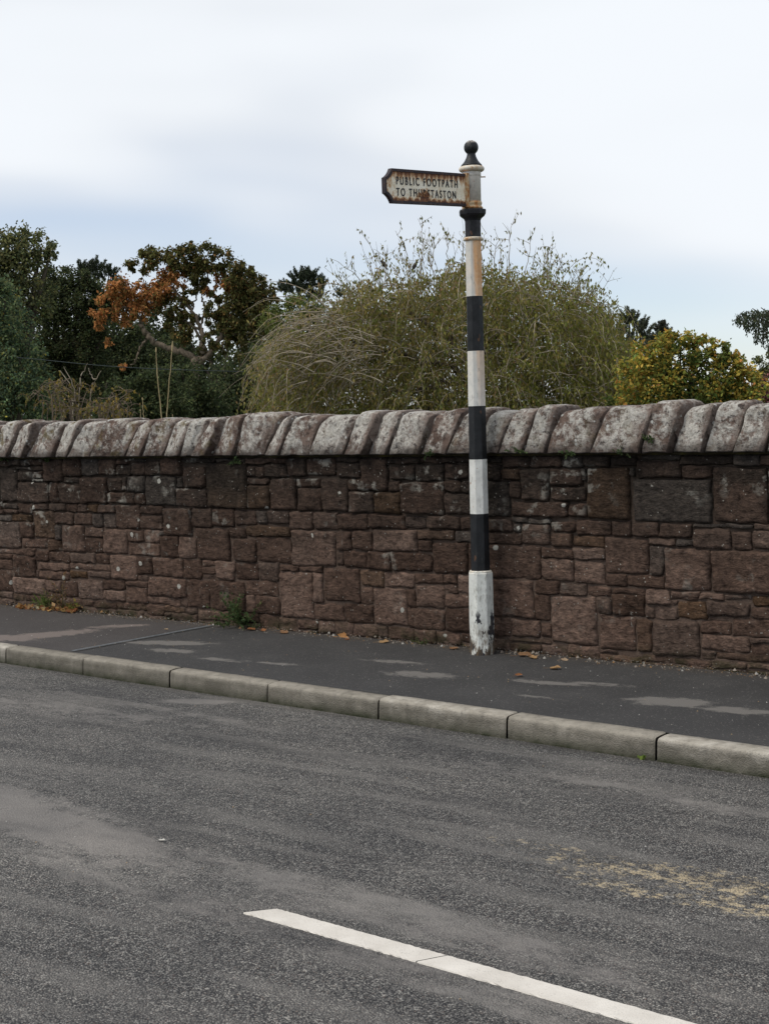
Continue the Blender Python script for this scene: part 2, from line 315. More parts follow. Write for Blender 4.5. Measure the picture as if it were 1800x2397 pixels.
def stone_geo(x0, x1, z0, z1, k, off=0, coarse=False):
    w, h = x1-x0, z1-z0; cx, cz = (x0+x1)/2, (z0+z1)/2
    st = .042 if not coarse else .09
    nx_ = max(2, min(11, round(w/st))); nz_ = max(2, min(8, round(h/st)))
    e = min(.008, .12*min(w, h))
    def ring(L, m_): i0 = min(.2, .026/L); return [0, 0, e/L]+[i0+(1-2*i0)*i/m_ for i in range(m_+1)]+[1-e/L, 1, 1]
    su = ring(w, nx_); tv = ring(h, nz_); r = min(.015, .2*min(w, h)); r2 = random.Random(k)
    proud = r2.uniform(-.003, .009)+(.003 if h > .12 else 0); tx, tz = r2.uniform(-.03, .03), r2.uniform(-.03, .03)
    skew = [r2.uniform(-.12, .12)*min(w, .2) for _ in range(2)]; skz = [r2.uniform(-.07, .07)*min(w, .3)*min(1, h/.1) for _ in range(2)]
    V = []
    for i, s in enumerate(su):
        for j, t in enumerate(tv):
            X, Z = (s-.5)*w, (t-.5)*h
            ax, az = abs(X)-(w/2-r), abs(Z)-(h/2-r)
            if ax > 0 and az > 0:
                q = max(ax, az)/math.hypot(ax, az); X = math.copysign(w/2-r+ax*q, X); Z = math.copysign(h/2-r+az*q, Z)
            X += (t-.5)*(skew[0] if s < .5 else skew[1])*.5; Z += (s-.5)*(skz[0] if t < .5 else skz[1])*.5
            rim = min(s, 1-s)*w; rim = min(rim, min(t, 1-t)*h)
            ew = max(0, 1-rim/.05)
            X += ew*(.012*nz(cx+X, k, cz+Z, 13)+.006*nz(cx+X, 5+k, cz+Z, 45)); Z += ew*(.012*nz(cx+X, k+9, cz+Z, 12)+.006*nz(cx+X, 7+k, cz+Z, 45))
            back = i in (0, len(su)-1) or j in (0, len(tv)-1)
            edge = (not back) and (i in (1, len(su)-2) or j in (1, len(tv)-2))
            if back: y = D+.075
            elif edge: y = D+.009+.010*min(1, max(0, (cz-.40)/.6))
            else:
                y = D-proud-tx*X-tz*Z-.013*nz(cx+X, k, (cz+Z)*1.4, 8)-.009*nz((cx+X)*.7, k, (cz+Z)*1.5, 19)-.005*nz(cx+X, 3+k, cz+Z, 42)
                y += .008*max(0, 1-rim/.020)**2
            V.append((cx+X, y, cz+Z))
    nv = len(tv)
    return V, [tuple(reversed(f)) for f in grid_faces(len(su), nv, off)]
STONES = "-11023,-10888,1256,1324;-10881,-10695,1265,1324;-10688,-10599,1264,1324;-10590,-10392,1267,1323;-10759,-10600,1233,1257;-10592,-10393,1227,1260;-10385,-10135,1127,1322;-10126,-9890,1174,1325;-9882,-9660,1184,1327;-9653,-9452,1185,1326;-9444,-9291,1276,1324;-9443,-9263,1188,1269;-11012,-10766,949,1247;-10751,-10554,1131,1218;-10547,-10405,1155,1218;-10546,-10393,1128,1148;-10127,-9915,1116,1166;-10750,-10336,946,1120;-10328,-10209,945,1119;-10200,-9916,948,1108;-9908,-9568,947,1167;-9561,-9376,1051,1164;-9369,-9314,1056,1175;-9558,-9236,952,1042;-11128,-11000,880,941;-10992,-10780,883,931;-10969,-10781,842,875;-11133,-10977,833,873;-10773,-10567,846,934;-10559,-10354,876,939;-10344,-10121,874,937;-10112,-9964,869,940;-9956,-9837,870,939;-9828,-9694,870,939;-9686,-9474,868,938;-9466,-9178,743,942;-11138,-10871,773,825;-10864,-10585,776,834;-11127,-10755,529,766;-10747,-10567,631,768;-10560,-10277,634,867;-10268,-10020,761,861;-10012,-9780,762,861;-9772,-9643,746,861;-9635,-9473,745,860;-10269,-10187,624,753;-10179,-9883,527,754;-9871,-9638,661,738;-9876,-9639,527,654;-9631,-9343,528,734;-10730,-10392,546,623;-10385,-10186,526,617;-11136,-10879,479,520;-10872,-10685,476,520;-10678,-10559,468,539;-11168,-10892,428,472;-11174,-10894,332,421;-10552,-10364,425,518;-10356,-10084,434,519;-10076,-9754,434,519;-9747,-9570,436,520;-9563,-9237,316,516;-10516,-10102,353,418;-10088,-9570,377,427;-11187,-10906,139,324;-10885,-10560,276,461;-10898,-10435,127,268;-10505,-10103,275,346;-10095,-9872,302,360;-10427,-10221,164,266;-10214,-10007,130,267;-10000,-9674,129,295;-9666,-9392,224,309;-9667,-9397,127,216;-11171,-10906,74,130;-10899,-10748,63,119;-10741,-10441,69,117;-10427,-10230,71,157;-10222,-9952,33,121;-9943,-9805,67,110;-9798,-9509,59,112;-9283,-9093,1301,1328;-9254,-9079,1189,1292;-9070,-8907,1188,1311;-8900,-8664,1190,1329;-8653,-8278,1290,1328;-8655,-8395,1093,1256;-8377,-7943,933,1283;-7934,-7518,1279,1325;-7935,-7849,1180,1262;-7842,-7753,1177,1255;-7936,-7712,1121,1168;-7936,-7712,931,1114;-9306,-9099,1050,1180;-9090,-8735,942,1181;-8726,-8662,1089,1171;-8728,-8385,934,1082;-9229,-9104,949,1040;-9169,-8899,865,935;-9169,-8907,746,857;-8891,-8571,702,923;-8563,-8341,777,926;-8332,-8100,790,925;-8092,-7868,809,916;-7859,-7751,818,919;-9335,-9143,635,736;-9135,-8951,636,739;-9334,-8950,525,628;-8943,-8737,523,695;-8730,-8530,522,693;-8521,-8159,522,770;-8150,-7977,703,783;-7970,-7518,722,802;-8112,-7869,521,696;-7860,-7511,529,714;-9230,-9049,370,512;-9042,-8690,361,514;-8683,-8473,361,515;-8465,-8327,468,514;-8464,-8328,407,461;-8465,-8329,372,400;-8320,-8103,370,514;-8094,-7857,385,508;-7850,-7642,383,521;-9229,-9115,318,363;-9382,-9116,263,309;-9383,-9124,128,255;-9108,-8661,199,354;-9117,-8747,127,192;-8740,-8661,129,192;-8654,-8396,130,352;-8388,-8008,126,363;-7995,-7664,269,376;-7901,-7643,125,262;-9502,-9151,68,120;-9144,-8936,40,119;-8928,-8705,78,120;-8696,-8545,78,122;-8536,-8389,39,117;-8382,-8179,34,119;-8172,-7869,44,118;-8843,-8545,9,70;-8001,-7910,126,262;-7745,-7518,1175,1272;-7510,-7329,1179,1318;-7322,-7041,1193,1314;-7034,-6807,1291,1326;-7033,-6808,1176,1283;-6800,-6561,1083,1315;-7703,-7445,932,1167;-7436,-7198,1102,1166;-7420,-7187,929,1095;-7180,-6932,930,1164;-6924,-6808,1083,1168;-6923,-6691,922,1076;-7744,-7521,822,923;-7510,-7282,787,921;-7275,-7043,793,920;-7035,-6749,797,914;-7504,-7070,519,779;-7063,-6918,646,786;-6910,-6718,652,789;-7056,-6998,529,634;-6991,-6778,522,639;-6770,-6553,515,644;-7619,-7434,468,510;-7427,-7199,471,512;-7635,-7305,117,461;-7298,-7206,244,464;-7192,-6848,267,507;-6840,-6623,390,507;-6841,-6728,263,378;-7297,-7006,115,237;-6999,-6729,115,256;-7862,-7665,5,117;-7658,-7477,5,109;-7469,-7270,33,104;-7263,-7104,23,106;-7097,-6927,3,108;-6919,-6697,18,107;-6689,-6603,23,115;-6554,-6264,1278,1318;-6257,-5969,1281,1319;-6539,-6316,1161,1262;-6307,-6066,1153,1270;-6054,-5846,1171,1274;-6552,-6451,1079,1154;-6682,-6449,921,1070;-6442,-6067,922,1146;-6058,-5926,1078,1164;-5919,-5804,1076,1161;-6060,-5808,928,1069;-6742,-6418,813,913;-6411,-6225,823,905;-6218,-5939,822,914;-5932,-5781,822,908;-6710,-6315,653,805;-6308,-5991,748,813;-5984,-5781,736,809;-6304,-6183,663,741;-6546,-6186,520,645;-6176,-5882,516,728;-5875,-5799,531,728;-6615,-6348,396,502;-6341,-6096,436,504;-6089,-5978,445,506;-5971,-5796,388,509;-6721,-6421,122,383;-6414,-6337,264,389;-6330,-6089,267,420;-6081,-5978,377,436;-6081,-5795,285,370;-6414,-6090,113,257;-6082,-5799,112,276;-6596,-6368,23,106;-6361,-6172,19,105;-6165,-5961,21,105;-5954,-5795,50,104;-5962,-5676,1282,1323;-5583,-5362,1247,1324;-5354,-5117,1248,1323;-5110,-4957,1247,1324;-4949,-4756,1254,1325;-4749,-4575,1259,1312;-5796,-5591,1165,1275;-5584,-5434,1166,1237;-5424,-5214,1030,1240;-5205,-4967,1131,1239;-4959,-4931,1162,1240;-5204,-4940,1029,1124;-5796,-5530,917,1157;-5523,-5431,1048,1159;-5513,-5078,924,1022;-5071,-4932,929,1012;-4924,-4625,918,1247;-5774,-5513,816,903;-5506,-5384,879,917;-5377,-5208,881,910;-5774,-5442,734,807;-5435,-5217,743,872;-5201,-5020,827,895;-5011,-4762,813,911;-4755,-4615,809,910;-5210,-5051,732,819;-5043,-4812,738,804;-5287,-5049,653,723;-5042,-4811,653,731;-5788,-5295,510,726;-5288,-5041,510,646;-5034,-4812,501,639;-5344,-5157,414,503;-5148,-4945,415,494;-4938,-4767,423,483;-5788,-5353,247,497;-5346,-5228,239,406;-5218,-4880,102,406;-4873,-4767,311,415;-5792,-5543,112,238;-5535,-5310,121,232;-5303,-5225,132,224;-5788,-5561,14,89;-5554,-5309,27,73;-5553,-5227,86,105;-5301,-5109,10,79;-5100,-4863,4,95;-4855,-4728,58,79;-4534,-4269,1293,1325;-4261,-3925,1265,1319;-3918,-3746,1253,1323;-3739,-3597,1253,1323;-4618,-4586,1194,1246;-4568,-4268,1182,1286;-4255,-4055,1180,1258;-4598,-4064,911,1172;-4048,-3703,916,1246;-3696,-3542,917,1245;-4606,-4425,814,903;-4416,-4196,813,899;-4188,-3971,886,904;-3964,-3797,881,906;-4183,-3942,754,874;-3935,-3808,754,866;-3801,-3634,762,873;-3790,-3633,880,909;-4803,-4499,577,802;-4492,-4314,764,806;-4307,-4190,763,804;-4490,-4389,577,756;-4382,-4076,493,747;-4067,-3607,494,747;-4644,-4391,495,569;-4805,-4652,493,569;-4760,-4531,310,445;-4755,-4525,452,486;-4518,-4352,393,486;-4345,-4154,432,485;-4147,-3991,442,485;-3983,-3813,460,482;-3806,-3640,422,482;-4524,-4463,298,377;-4456,-4304,303,386;-4297,-4110,319,424;-4103,-3822,348,434;-3815,-3611,346,415;-4853,-4595,86,303;-4588,-4483,91,289;-4473,-4157,78,291;-4149,-3947,235,312;-3940,-3643,235,339;-4137,-3829,135,226;-4139,-4053,78,119;-4046,-3824,86,128;-3816,-3615,87,194;-3822,-3644,201,228;-4856,-4558,5,51;-4551,-4346,35,71;-4339,-4090,28,67;-4080,-3852,30,71;-3845,-3646,43,79"
FILL = "-11200,-11020,952,1072;-11200,-11020,1080,1200;-10740,-10420,0,60;-9500,-9180,0,60;-11200,-11032,1208,1320;-11200,-10908,0,64;-9944,-9624,0,48;-9864,-9572,316,368;-10412,-10232,0,60;-8168,-7872,0,36;-9172,-8852,0,32;-8268,-7948,1292,1320;-10900,-10748,0,56;-8536,-8216,0,24;-3844,-3604,0,32;-11200,-11136,528,648;-11200,-11136,656,764;-10224,-9952,0,24;-4548,-4228,0,20;-4220,-3900,0,20;-5952,-5796,0,40;-11200,-11148,772,892;-9616,-9508,0,48;-5552,-5312,0,20;-7468,-7272,0,24;-5504,-5444,816,872;-4100,-3948,320,340;-11200,-11136,900,944;-5668,-5592,1284,1320;-10552,-10512,276,344;-11200,-11144,480,520;-8928,-8852,40,68;-8940,-8900,704,736;-4344,-4304,396,424;-3892,-3852,0,20"
rects = [tuple(int(q)/1000 for q in a.split(',')) for a in STONES.split(';')]
fills = [tuple(int(q)/1000 for q in a.split(',')) for a in FILL.split(';')]
r9 = random.Random(9)             # let the traced stones bond irregularly into the courses beyond the frame
rects = [(a-.0012, b+.0012+(r9.uniform(0, .24) if b > -3.64 else 0), c-.0012, e+.0012) for a, b, c, e in rects]
rects = [(a-(r9.uniform(0, .24) if a < -11.08 else 0), b, c, e) for a, b, c, e in rects]
rects.sort(key=lambda a: -(a[1]-a[0])*(a[3]-a[2]))
for k, (a, b, c, e) in enumerate(rects[:299]):
    V, Q = stone_geo(a, b, c, e, k); mesh('stone', V, Q, m_stone, wall, True)
small = rects[299:]+fills
def courses(xa, xb, sd):            # the wall goes on past the frame
    r2 = random.Random(sd); z = .01; out = []
    while z < 1.30:
        h = min(r2.choice([.05, .07, .09, .12, .16, .2]), 1.325-z)
        if h < .03: break
        x = xa
        while x < xb-.03:
            w = min(r2.uniform(.8, 2.4)*h+.06, xb-x)
            if h > .11 and r2.random() < .35: hh = h*r2.uniform(.4, .6); out += [(x, x+w-.008, z, z+hh-.004), (x, x+w-.008, z+hh+.004, z+h-.008)]
            else: out.append((x, x+w-.008, z, z+h-.008))
            x += w
        z += h
    return out
for a, b, c, e in courses(-15.0, -11.0, 3)+courses(-3.75, .6, 4):
    for p_, q_, r_, s_ in rects:
        if r_-.004 < e and s_+.004 > c:
            if q_ > -4.2 and a > -4.2 and p_-.006 < b: a = max(a, q_+.008)
            if p_ < -10.5 and b < -10.5 and q_+.006 > a: b = min(b, p_-.008)
    if b-a > .035: small.append((a, b, c, e))
V = []; Q = []
for k, (a, b, c, e) in enumerate(small):
    v, q = stone_geo(a, b, c, e, 500+k, len(V), True); V += v; Q += q
tag(mesh('small_stones', V, Q, m_stone, wall, True), kind='stuff')
# mortar: close to flush low down, raked out deeper in the upper courses
xs = np.arange(-15, .61, .03); zs = np.arange(-.15, 1.345, .03); V = []
for x in xs:
    for z in zs:
        dep = .013+.018*min(1, max(0, (z-.40)/.6))+.006*nz(x, 1, z, 6)+.004*nz(x, 2, z, 30); V.append((x, D+dep, z))
Q = [tuple(reversed(f)) for f in grid_faces(len(xs), len(zs))]
nv = len(zs); a, b = 0, (len(xs)-1)*nv; o = len(V)
V += [(-15, D+.36, -.15), (-15, D+.36, 1.33), (.6, D+.36, -.15), (.6, D+.36, 1.33)]
Q += [(a, o, o+1, nv-1), (b, b+nv-1, o+3, o+2), (o, o+2, o+3, o+1), (nv-1, o+1, o+3, b+nv-1)]
mesh('mortar', V, Q, m_mort, wall, True)
# coping
m_cop, n = mat('lichened_coping'); p = n.pos(); px, py, pz = n.sep(p); rn = n.rnd()
q = n.vm('ADD', p, n.comb(n.m('MULTIPLY', rn, 13), 0, n.m('MULTIPLY', rn, 5)))
a = n.noise(q, 6, 5, .62); b = n.noise(q, 14, 7, .76); f = n.noise(q, 34, 6, .8); c = n.noise(q, 3.1, 3, .5)
col = n.ramp(a, [(.28, (.078, .052, .042)), (.5, (.155, .110, .090)), (.72, (.25, .19, .16))])
li = n.mr(n.m('ADD', n.m('MULTIPLY', b, .75), n.m('ADD', n.m('MULTIPLY', c, .28), n.m('MULTIPLY', n.m('SUBTRACT', rn, .5), .10))), .44, .53)
ats, ath, _z = n.sep(n.attr('col')); wob = n.m('MULTIPLY', n.m('SUBTRACT', n.noise(q, 9, 4, .7), .5), .9)
li = n.m('MULTIPLY', li, n.mr(n.m('ADD', ats, wob), .70, .98, 1, .15))
li = n.m('MULTIPLY', li, n.mr(n.m('ADD', ath, wob), .02, .30, .45, 1))
col = n.mix(n.m('MULTIPLY', li, .85), col, n.ramp(f, [(.3, (.22, .20, .165)), (.42, (.42, .40, .355)), (.58, (.62, .60, .55)), (.72, (.74, .72, .67))]))
col = n.mix(n.mr(n.noise(n.vm('ADD', q, (3, 3, 3)), 23, 6, .75), .54, .62, 0, .85), col, (.062, .048, .044))
col = n.mix(n.m('MULTIPLY', n.mr(n.noise(n.vm('ADD', q, (9, 1, 3)), 5, 4, .6), .60, .68, 0, .75), n.mr(px, -9.5, -7.2, 1, .3)), col, (.13, .095, .032))
w = n.vor(q, 22, 0); wr = n.sep(n.vor(q, 22, 1))[0]
col = n.mix(n.m('MULTIPLY', n.mr(n.m('ADD', w, n.m('MULTIPLY', n.noise(q, 60, 2), .2)), .30, .36, 1, 0), n.mr(wr, .86, .88, 0, .9)), col, (.52, .52, .49))
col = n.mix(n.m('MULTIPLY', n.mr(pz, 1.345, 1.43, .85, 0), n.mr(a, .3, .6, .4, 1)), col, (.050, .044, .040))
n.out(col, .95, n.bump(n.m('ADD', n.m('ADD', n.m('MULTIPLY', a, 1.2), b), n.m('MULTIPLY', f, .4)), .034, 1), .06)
JT = [(-10.889, -11.071), (-10.637, -10.806), (-10.391, -10.556), (-10.215, -10.368), (-10.049, -10.168), (-9.779, -9.964), (-9.509, -9.681), (-9.26, -9.412), (-9.109, -9.263), (-8.912, -9.044), (-8.691, -8.814), (-8.478, -8.603), (-8.267, -8.443), (-8.151, -8.278), (-7.91, -8.021), (-7.542, -7.703), (-7.381, -7.518), (-7.131, -7.244), (-6.788, -6.919), (-6.573, -6.706), (-6.373, -6.503), (-6.115, -6.221), (-5.846, -5.977), (-5.647, -5.765), (-5.467, -5.568), (-5.272, -5.371), (-5.114, -5.202), (-4.752, -4.848), (-4.408, -4.496), (-4.211, -4.305), (-4.003, -4.07), (-3.817, -3.886), (-3.617, -3.687)]
xl, r2 = -10.889, random.Random(5)
pre = []
while xl > -14.8: xl -= r2.uniform(.17, .32); pre.append((xl, xl-r2.uniform(.13, .18)))
post = []; xl = -3.617
while xl < .3: xl += r2.uniform(.18, .33); post.append((xl, xl-r2.uniform(.07, .13)))
JT = pre[::-1]+JT+post
CP = [(.020, 1.346), (-.044, 1.343), (-.052, 1.349), (-.050, 1.385), (-.045, 1.43), (-.039, 1.48), (-.033, 1.53), (-.026, 1.580), (-.012, 1.611), (.016, 1.628), (.08, 1.634), (.18, 1.634), (.26, 1.625), (.33, 1.59), (.38, 1.53), (.40, 1.45), (.39, 1.36), (.36, 1.346)]
for i in range(len(JT)-1):
    (ta, ba), (tb, bb) = JT[i], JT[i+1]; r2 = random.Random(i+40)
    hs = 1+r2.uniform(-.07, .05); out = r2.uniform(-.024, .020); r3 = r2.uniform(-.045, .03); SV = []; pls = [(r2.uniform(-.05, .05), r2.uniform(-.06, .05), r2.uniform(.004, .030)) for _ in range(4)]; tip = r2.uniform(-.05, .05); V = []; gap = .008
    ss = [0, .0, .025, .09, .16, .24, .32, .40, .48, .56, .64, .72, .8, .88, .94, .975, 1.0, 1.0]
    for si, s in enumerate(ss):
        e = min(si, len(ss)-1-si); inn = {0: .14, 1: .006, 2: .0, 3: .0}.get(e, -.002)
        for py_, z in CP:
            h = (z-1.343)/.287
            xa = ba+(ta-ba)*h+gap; xb = bb+(tb-bb)*h-gap
            yy = D+.17+(py_-.17)*(1-inn/.22*.9 if py_ < .37 else 1)-(out if py_ < .1 else 0); zz = 1.343+(z-1.343)*(hs+tip*(s-.5))-(inn*1.6 if z > 1.5 else inn*.3)-(.012*max(0, abs(s-.5)*2-.72)**1.5*5 if z > 1.56 else 0)
            X = xa+(xb-xa)*s
            d1 = pls[0][0]*.5*(s-.5)+pls[0][1]*.4*(h-.5)+(max if i % 3 else min)(0, pls[1][0]*(s-.35)+pls[1][1]*(h-.6))*.7+.012+nz(X, i*3.3, zz, 12)*.010+nz(X, i*3.3, zz, 30)*.009
            yaw_ = (s-.5)*r3; yy += yaw_ if py_ < .1 else 0
            SV.append((s, h, 0)); X += (nz(yy*3, i*1.7+(0 if s < .5 else 5), zz, 6)*.012)*(1-abs(.5-s)*0)
            V.append((X, yy-d1*(1 if py_ < .15 else -.6), max(1.337, zz+(d1*.8 if z > 1.55 else nz(X, 2, i, 9)*.008))))
    quads('coping_stone', V, [tuple(reversed(f)) for f in grid_faces(len(ss), len(CP))], m_cop, wall, True, np.array(SV)); me_ = COL.objects[-1].data; npr = len(CP)-1; me_.polygons.foreach_set('use_smooth', [False]*len(me_.polygons))
m_bed, n = mat('coping_bed_moss'); p = n.pos()
n.out(n.ramp(n.noise(p, 9, 5), [(.3, (.02, .017, .012)), (.55, (.045, .038, .022)), (.7, (.075, .065, .02))]), .95, n.bump(n.noise(p, 60, 4), .015), .1)
xs = np.arange(-15, .61, .05); V = []
for x in xs:
    for py_, z in CP:
        V.append((x, D+.17+(py_-.17)*.78+.006*nz(x, 0, z, 20), 1.325+(z-1.343)*.84+.004*nz(x, 3, z, 20)))
mesh('coping_bed', V, [tuple(reversed(f)) for f in grid_faces(len(xs), len(CP))], m_bed, wall, True)
# ================================================================ the signpost
PB = Vector((-5.677, 8.036, 0))
LEAN = Vector((.0075*R0.x, .0075*R0.y, 0))
post = empty('signpost', PB); tag(post, 'black and white banded iron footpath signpost with rusty finger arm and ball finial', 'signpost')
R0v = (R0.x, R0.y, 0)
def paint(name, base, kind):
    m, n = mat(name); p = n.pos(); px, py, pz = n.sep(p); q = n.vm('SUBTRACT', p, tuple(PB))
    side = n.vm('DOT_PRODUCT', q, R0v, out=1)
    a = n.noise(p, 14, 6, .65); b = n.noise(n.scl(p, (1, 1, .3)), 45, 5, .7); f = n.noise(p, 160, 3, .6); s = n.noise(n.scl(p, (1, 1, .05)), 40, 3, .5)
    if kind == 'white':
        col = n.ramp(a, [(.3, (.48, .48, .45)), (.6, (.64, .64, .605))])
        st = n.m('MULTIPLY', n.mr(n.m('ADD', side, n.m('MULTIPLY', n.m('SUBTRACT', s, .5), .05)), .006, .030, 0, 1, True), n.m('MULTIPLY', n.mr(pz, 1.55, 2.55, 0, 1), n.mr(pz, 2.75, 2.78, 1, .12)))
        col = n.mix(n.m('MULTIPLY', st, .92), col, n.ramp(a, [(.3, (.52, .22, .055)), (.7, (.74, .40, .15))]))
        col = n.mix(n.m('MULTIPLY', n.m('MULTIPLY', n.mr(pz, 1.5, 2.2, 0, .45), n.mr(pz, 2.75, 2.78, 1, .2)), n.mr(a, .35, .6)), col, (.55, .44, .33))
        col = n.mix(n.mr(b, .58, .66, 0, .55), col, (.20, .185, .165))
        col = n.mix(n.mr(n.noise(n.vm('ADD', p, (3, 1, 2)), 32, 3, .5), .70, .73, 0, .8), col, (.33, .15, .06))
    elif kind == 'base':
        col = n.ramp(a, [(.3, (.50, .51, .475)), (.6, (.66, .67, .625))])
        col = n.mix(n.mr(b, .54, .62, 0, .6), col, (.23, .22, .185))
        low = n.mr(pz, .02, .34, 1, 0)
        blk = n.noise(n.scl(n.vm('ADD', p, (.31, 0, .17)), (1, 1, .55)), 13, 4, .55)
        col = n.mix(n.m('MULTIPLY', n.mr(n.m('ADD', blk, n.m('MULTIPLY', low, .17)), .575, .59), n.mr(pz, .27, .33, 1, 0)), col, (.035, .036, .042))
        col = n.mix(n.m('MULTIPLY', n.mr(pz, .03, .26, .95, 0), n.mr(b, .42, .56)), col, (.115, .082, .05))
        col = n.mix(n.m('MULTIPLY', n.mr(pz, .545, .572, 0, .6), n.mr(a, .4, .6)), col, (.40, .27, .14))
    else:
        col = n.ramp(a, [(.3, (.008, .009, .010)), (.65, (.019, .020, .022))])
        if kind == 'dark': col = n.mix(n.mr(a, .4, .7, 0, .6), col, (.026, .020, .027))
        col = n.mix(n.mr(b, .60, .70, 0, .45), col, (.085, .088, .085))
        col = n.mix(n.mr(n.noise(n.scl(n.vm('ADD', p, (5, 2, 8)), (1, 1, .35)), 24, 3, .5), .67, .71, 0, .7), col, (.12, .06, .032))
        if kind == 'finial': col = n.mix(n.m('MULTIPLY', n.mr(pz, 3.375, 3.392), n.mr(n.noise(p, 60, 3), .4, .5)), col, (.55, .50, .45))
    n.out(col, .42 if kind in ('dark', 'black', 'finial') else .55, n.bump(n.m('ADD', n.m('MULTIPLY', a, 1.5), n.m('ADD', b, n.m('MULTIPLY', f, .4))), .0035, .8), .22)
    return m
m_w, m_base, m_blk, m_dk, m_fin = paint('white_paint', 0, 'white'), paint('flaking_white_paint', 0, 'base'), paint('black_paint', 0, 'black'), paint('dark_iron_paint', 0, 'dark'), paint('finial_paint', 0, 'finial')
m_rr, n = mat('rusty_cream_paint'); p = n.pos(); a = n.noise(p, 22, 5, .65); b = n.noise(n.scl(p, (1, 1, .4)), 60, 4)
col = n.ramp(n.m('ADD', n.m('MULTIPLY', a, .7), n.m('MULTIPLY', b, .3)), [(.36, (.16, .06, .02)), (.47, (.42, .20, .075)), (.56, (.52, .40, .25)), (.72, (.56, .52, .44))])
n.out(col, .7, n.bump(a, .004), .3)
m_cr, n = mat('cream_ring_paint'); p = n.pos(); a = n.noise(p, 30, 5, .65)
n.out(n.ramp(a, [(.34, (.40, .20, .08)), (.44, (.52, .42, .30)), (.6, (.62, .58, .50))]), .6, n.bump(a, .003), .3)
def turned(name, prof, m, sides, parent, smooth, label=None, rot=0.0):
    V = []; 
    if sides == 8:                                   # octagon with eased arrises
        an = [(k+.5)*math.pi/4+YAW+rot+dl for k in range(8) for dl in (-.035, .035)]; rk = 1/math.cos(math.pi/8-.035)*1.0
    else: an = [k*2*math.pi/sides for k in range(sides)]; rk = 1
    for t in an:
        for r, z in prof: V.append(PB+LEAN*z+Vector((math.cos(t)*r*rk, math.sin(t)*r*rk, z)))
    fs = grid_faces(len(an), len(prof), 0, True); k = len(prof)
    fs += [tuple(i*k for i in reversed(range(len(an)))), tuple(i*k+k-1 for i in range(len(an)))]
    o = mesh(name, V, fs, m, parent, smooth)
    if label: o['label'] = label
    return o
b = turned('base', [(.083, -.05), (.082, .02), (.080, .3), (.0775, .553), (.073, .560), (.074, .564), (.066, .572), (.05, .573)], m_base, 8, post, False, 'flaking white octagonal base with patches of black showing')
def rad(z): return .0615-(.0615-.0500)*(z-.572)/(2.744-.572)
for z0, z1, m, c in ((.572, .951, m_blk, 'black'), (.951, 1.312, m_w, 'white'), (1.312, 1.664, m_blk, 'black'), (1.664, 2.026, m_w, 'white'), (2.026, 2.384, m_blk, 'black'), (2.384, 2.744, m_w, 'white')):
    turned('shaft_band', [(rad(z0), z0), (rad((z0+z1)/2), (z0+z1)/2), (rad(z1), z1)], m, 8, post, False, c+' painted band of the shaft')
def ring(R1, r, zc, k=10): return [(R1+r*math.sin(t*math.pi/k), zc-r*math.cos(t*math.pi/k)) for t in range(k+1)]
turned('ring', [(.03, 2.744)]+ring(.0520, .0125, 2.7575)+[(.03, 2.771)], m_cr, 32, post, True, 'small cream ring stained with rust')
turned('neck', [(.0515, 2.7705), (.0500, 2.80), (.0505, 2.875), (.056, 2.889)], m_dk, 8, post, False, 'short black neck below the collar')
turned('collar', [(.054, 2.886), (.062, 2.895), (.078, 2.907), (.084, 2.917), (.086, 2.940), (.083, 2.947), (.060, 2.9495)], m_dk, 8, post, False, 'flared black octagonal collar')
turned('sleeve_foot', [(.050, 2.9485), (.066, 2.951), (.070, 2.958), (.064, 2.966), (.058, 2.972), (.061, 2.978), (.0635, 2.984), (.063, 2.996), (.0585, 3.000)], m_rr, 32, post, True, 'rusty moulded foot of the sleeve')
turned('sleeve', [(.058, 2.999), (.0580, 3.16), (.0582, 3.1605), (.0608, 3.163), (.0610, 3.190), (.058, 3.193)], m_w, 36, post, True, 'white cylindrical sleeve that carries the arm')
turned('cap_ring', [(.04, 3.1925)]+ring(.0660, .0175, 3.2105)+[(.04, 3.2285)], m_cr, 36, post, True, 'cream moulded ring under the finial')
fp = [(.055, 3.2275), (.069, 3.229), (.0695, 3.233), (.064, 3.241), (.054, 3.251), (.045, 3.263), (.037, 3.278), (.031, 3.292), (.028, 3.305)]
fp += [(.0475*math.sin(t), 3.350-.0475*math.cos(t)) for t in [.64+i*(math.pi-.66)/14 for i in range(15)]]
turned('finial', fp, m_fin, 36, post, True, 'black ball finial with worn pale top')
# bolt on the sleeve
bp = PB+LEAN*3.158+Vector((0, 0, 3.158)); V = []
for t, rr in ((.055, .004), (.084, .004), (.0845, .006), (.088, .006), (.0885, .001)):
    for k in range(8): an = k*math.pi/4; V.append(bp+R0*t+Vector((-R0.y, R0.x, 0))*rr*math.cos(an)+Vector((0, 0, 1))*rr*math.sin(an))
Q = [(i*8+k, i*8+(k+1) % 8, (i+1)*8+(k+1) % 8, (i+1)*8+k) for i in range(4) for k in range(8)]
mesh('bolt', V, Q, m_rr, post)
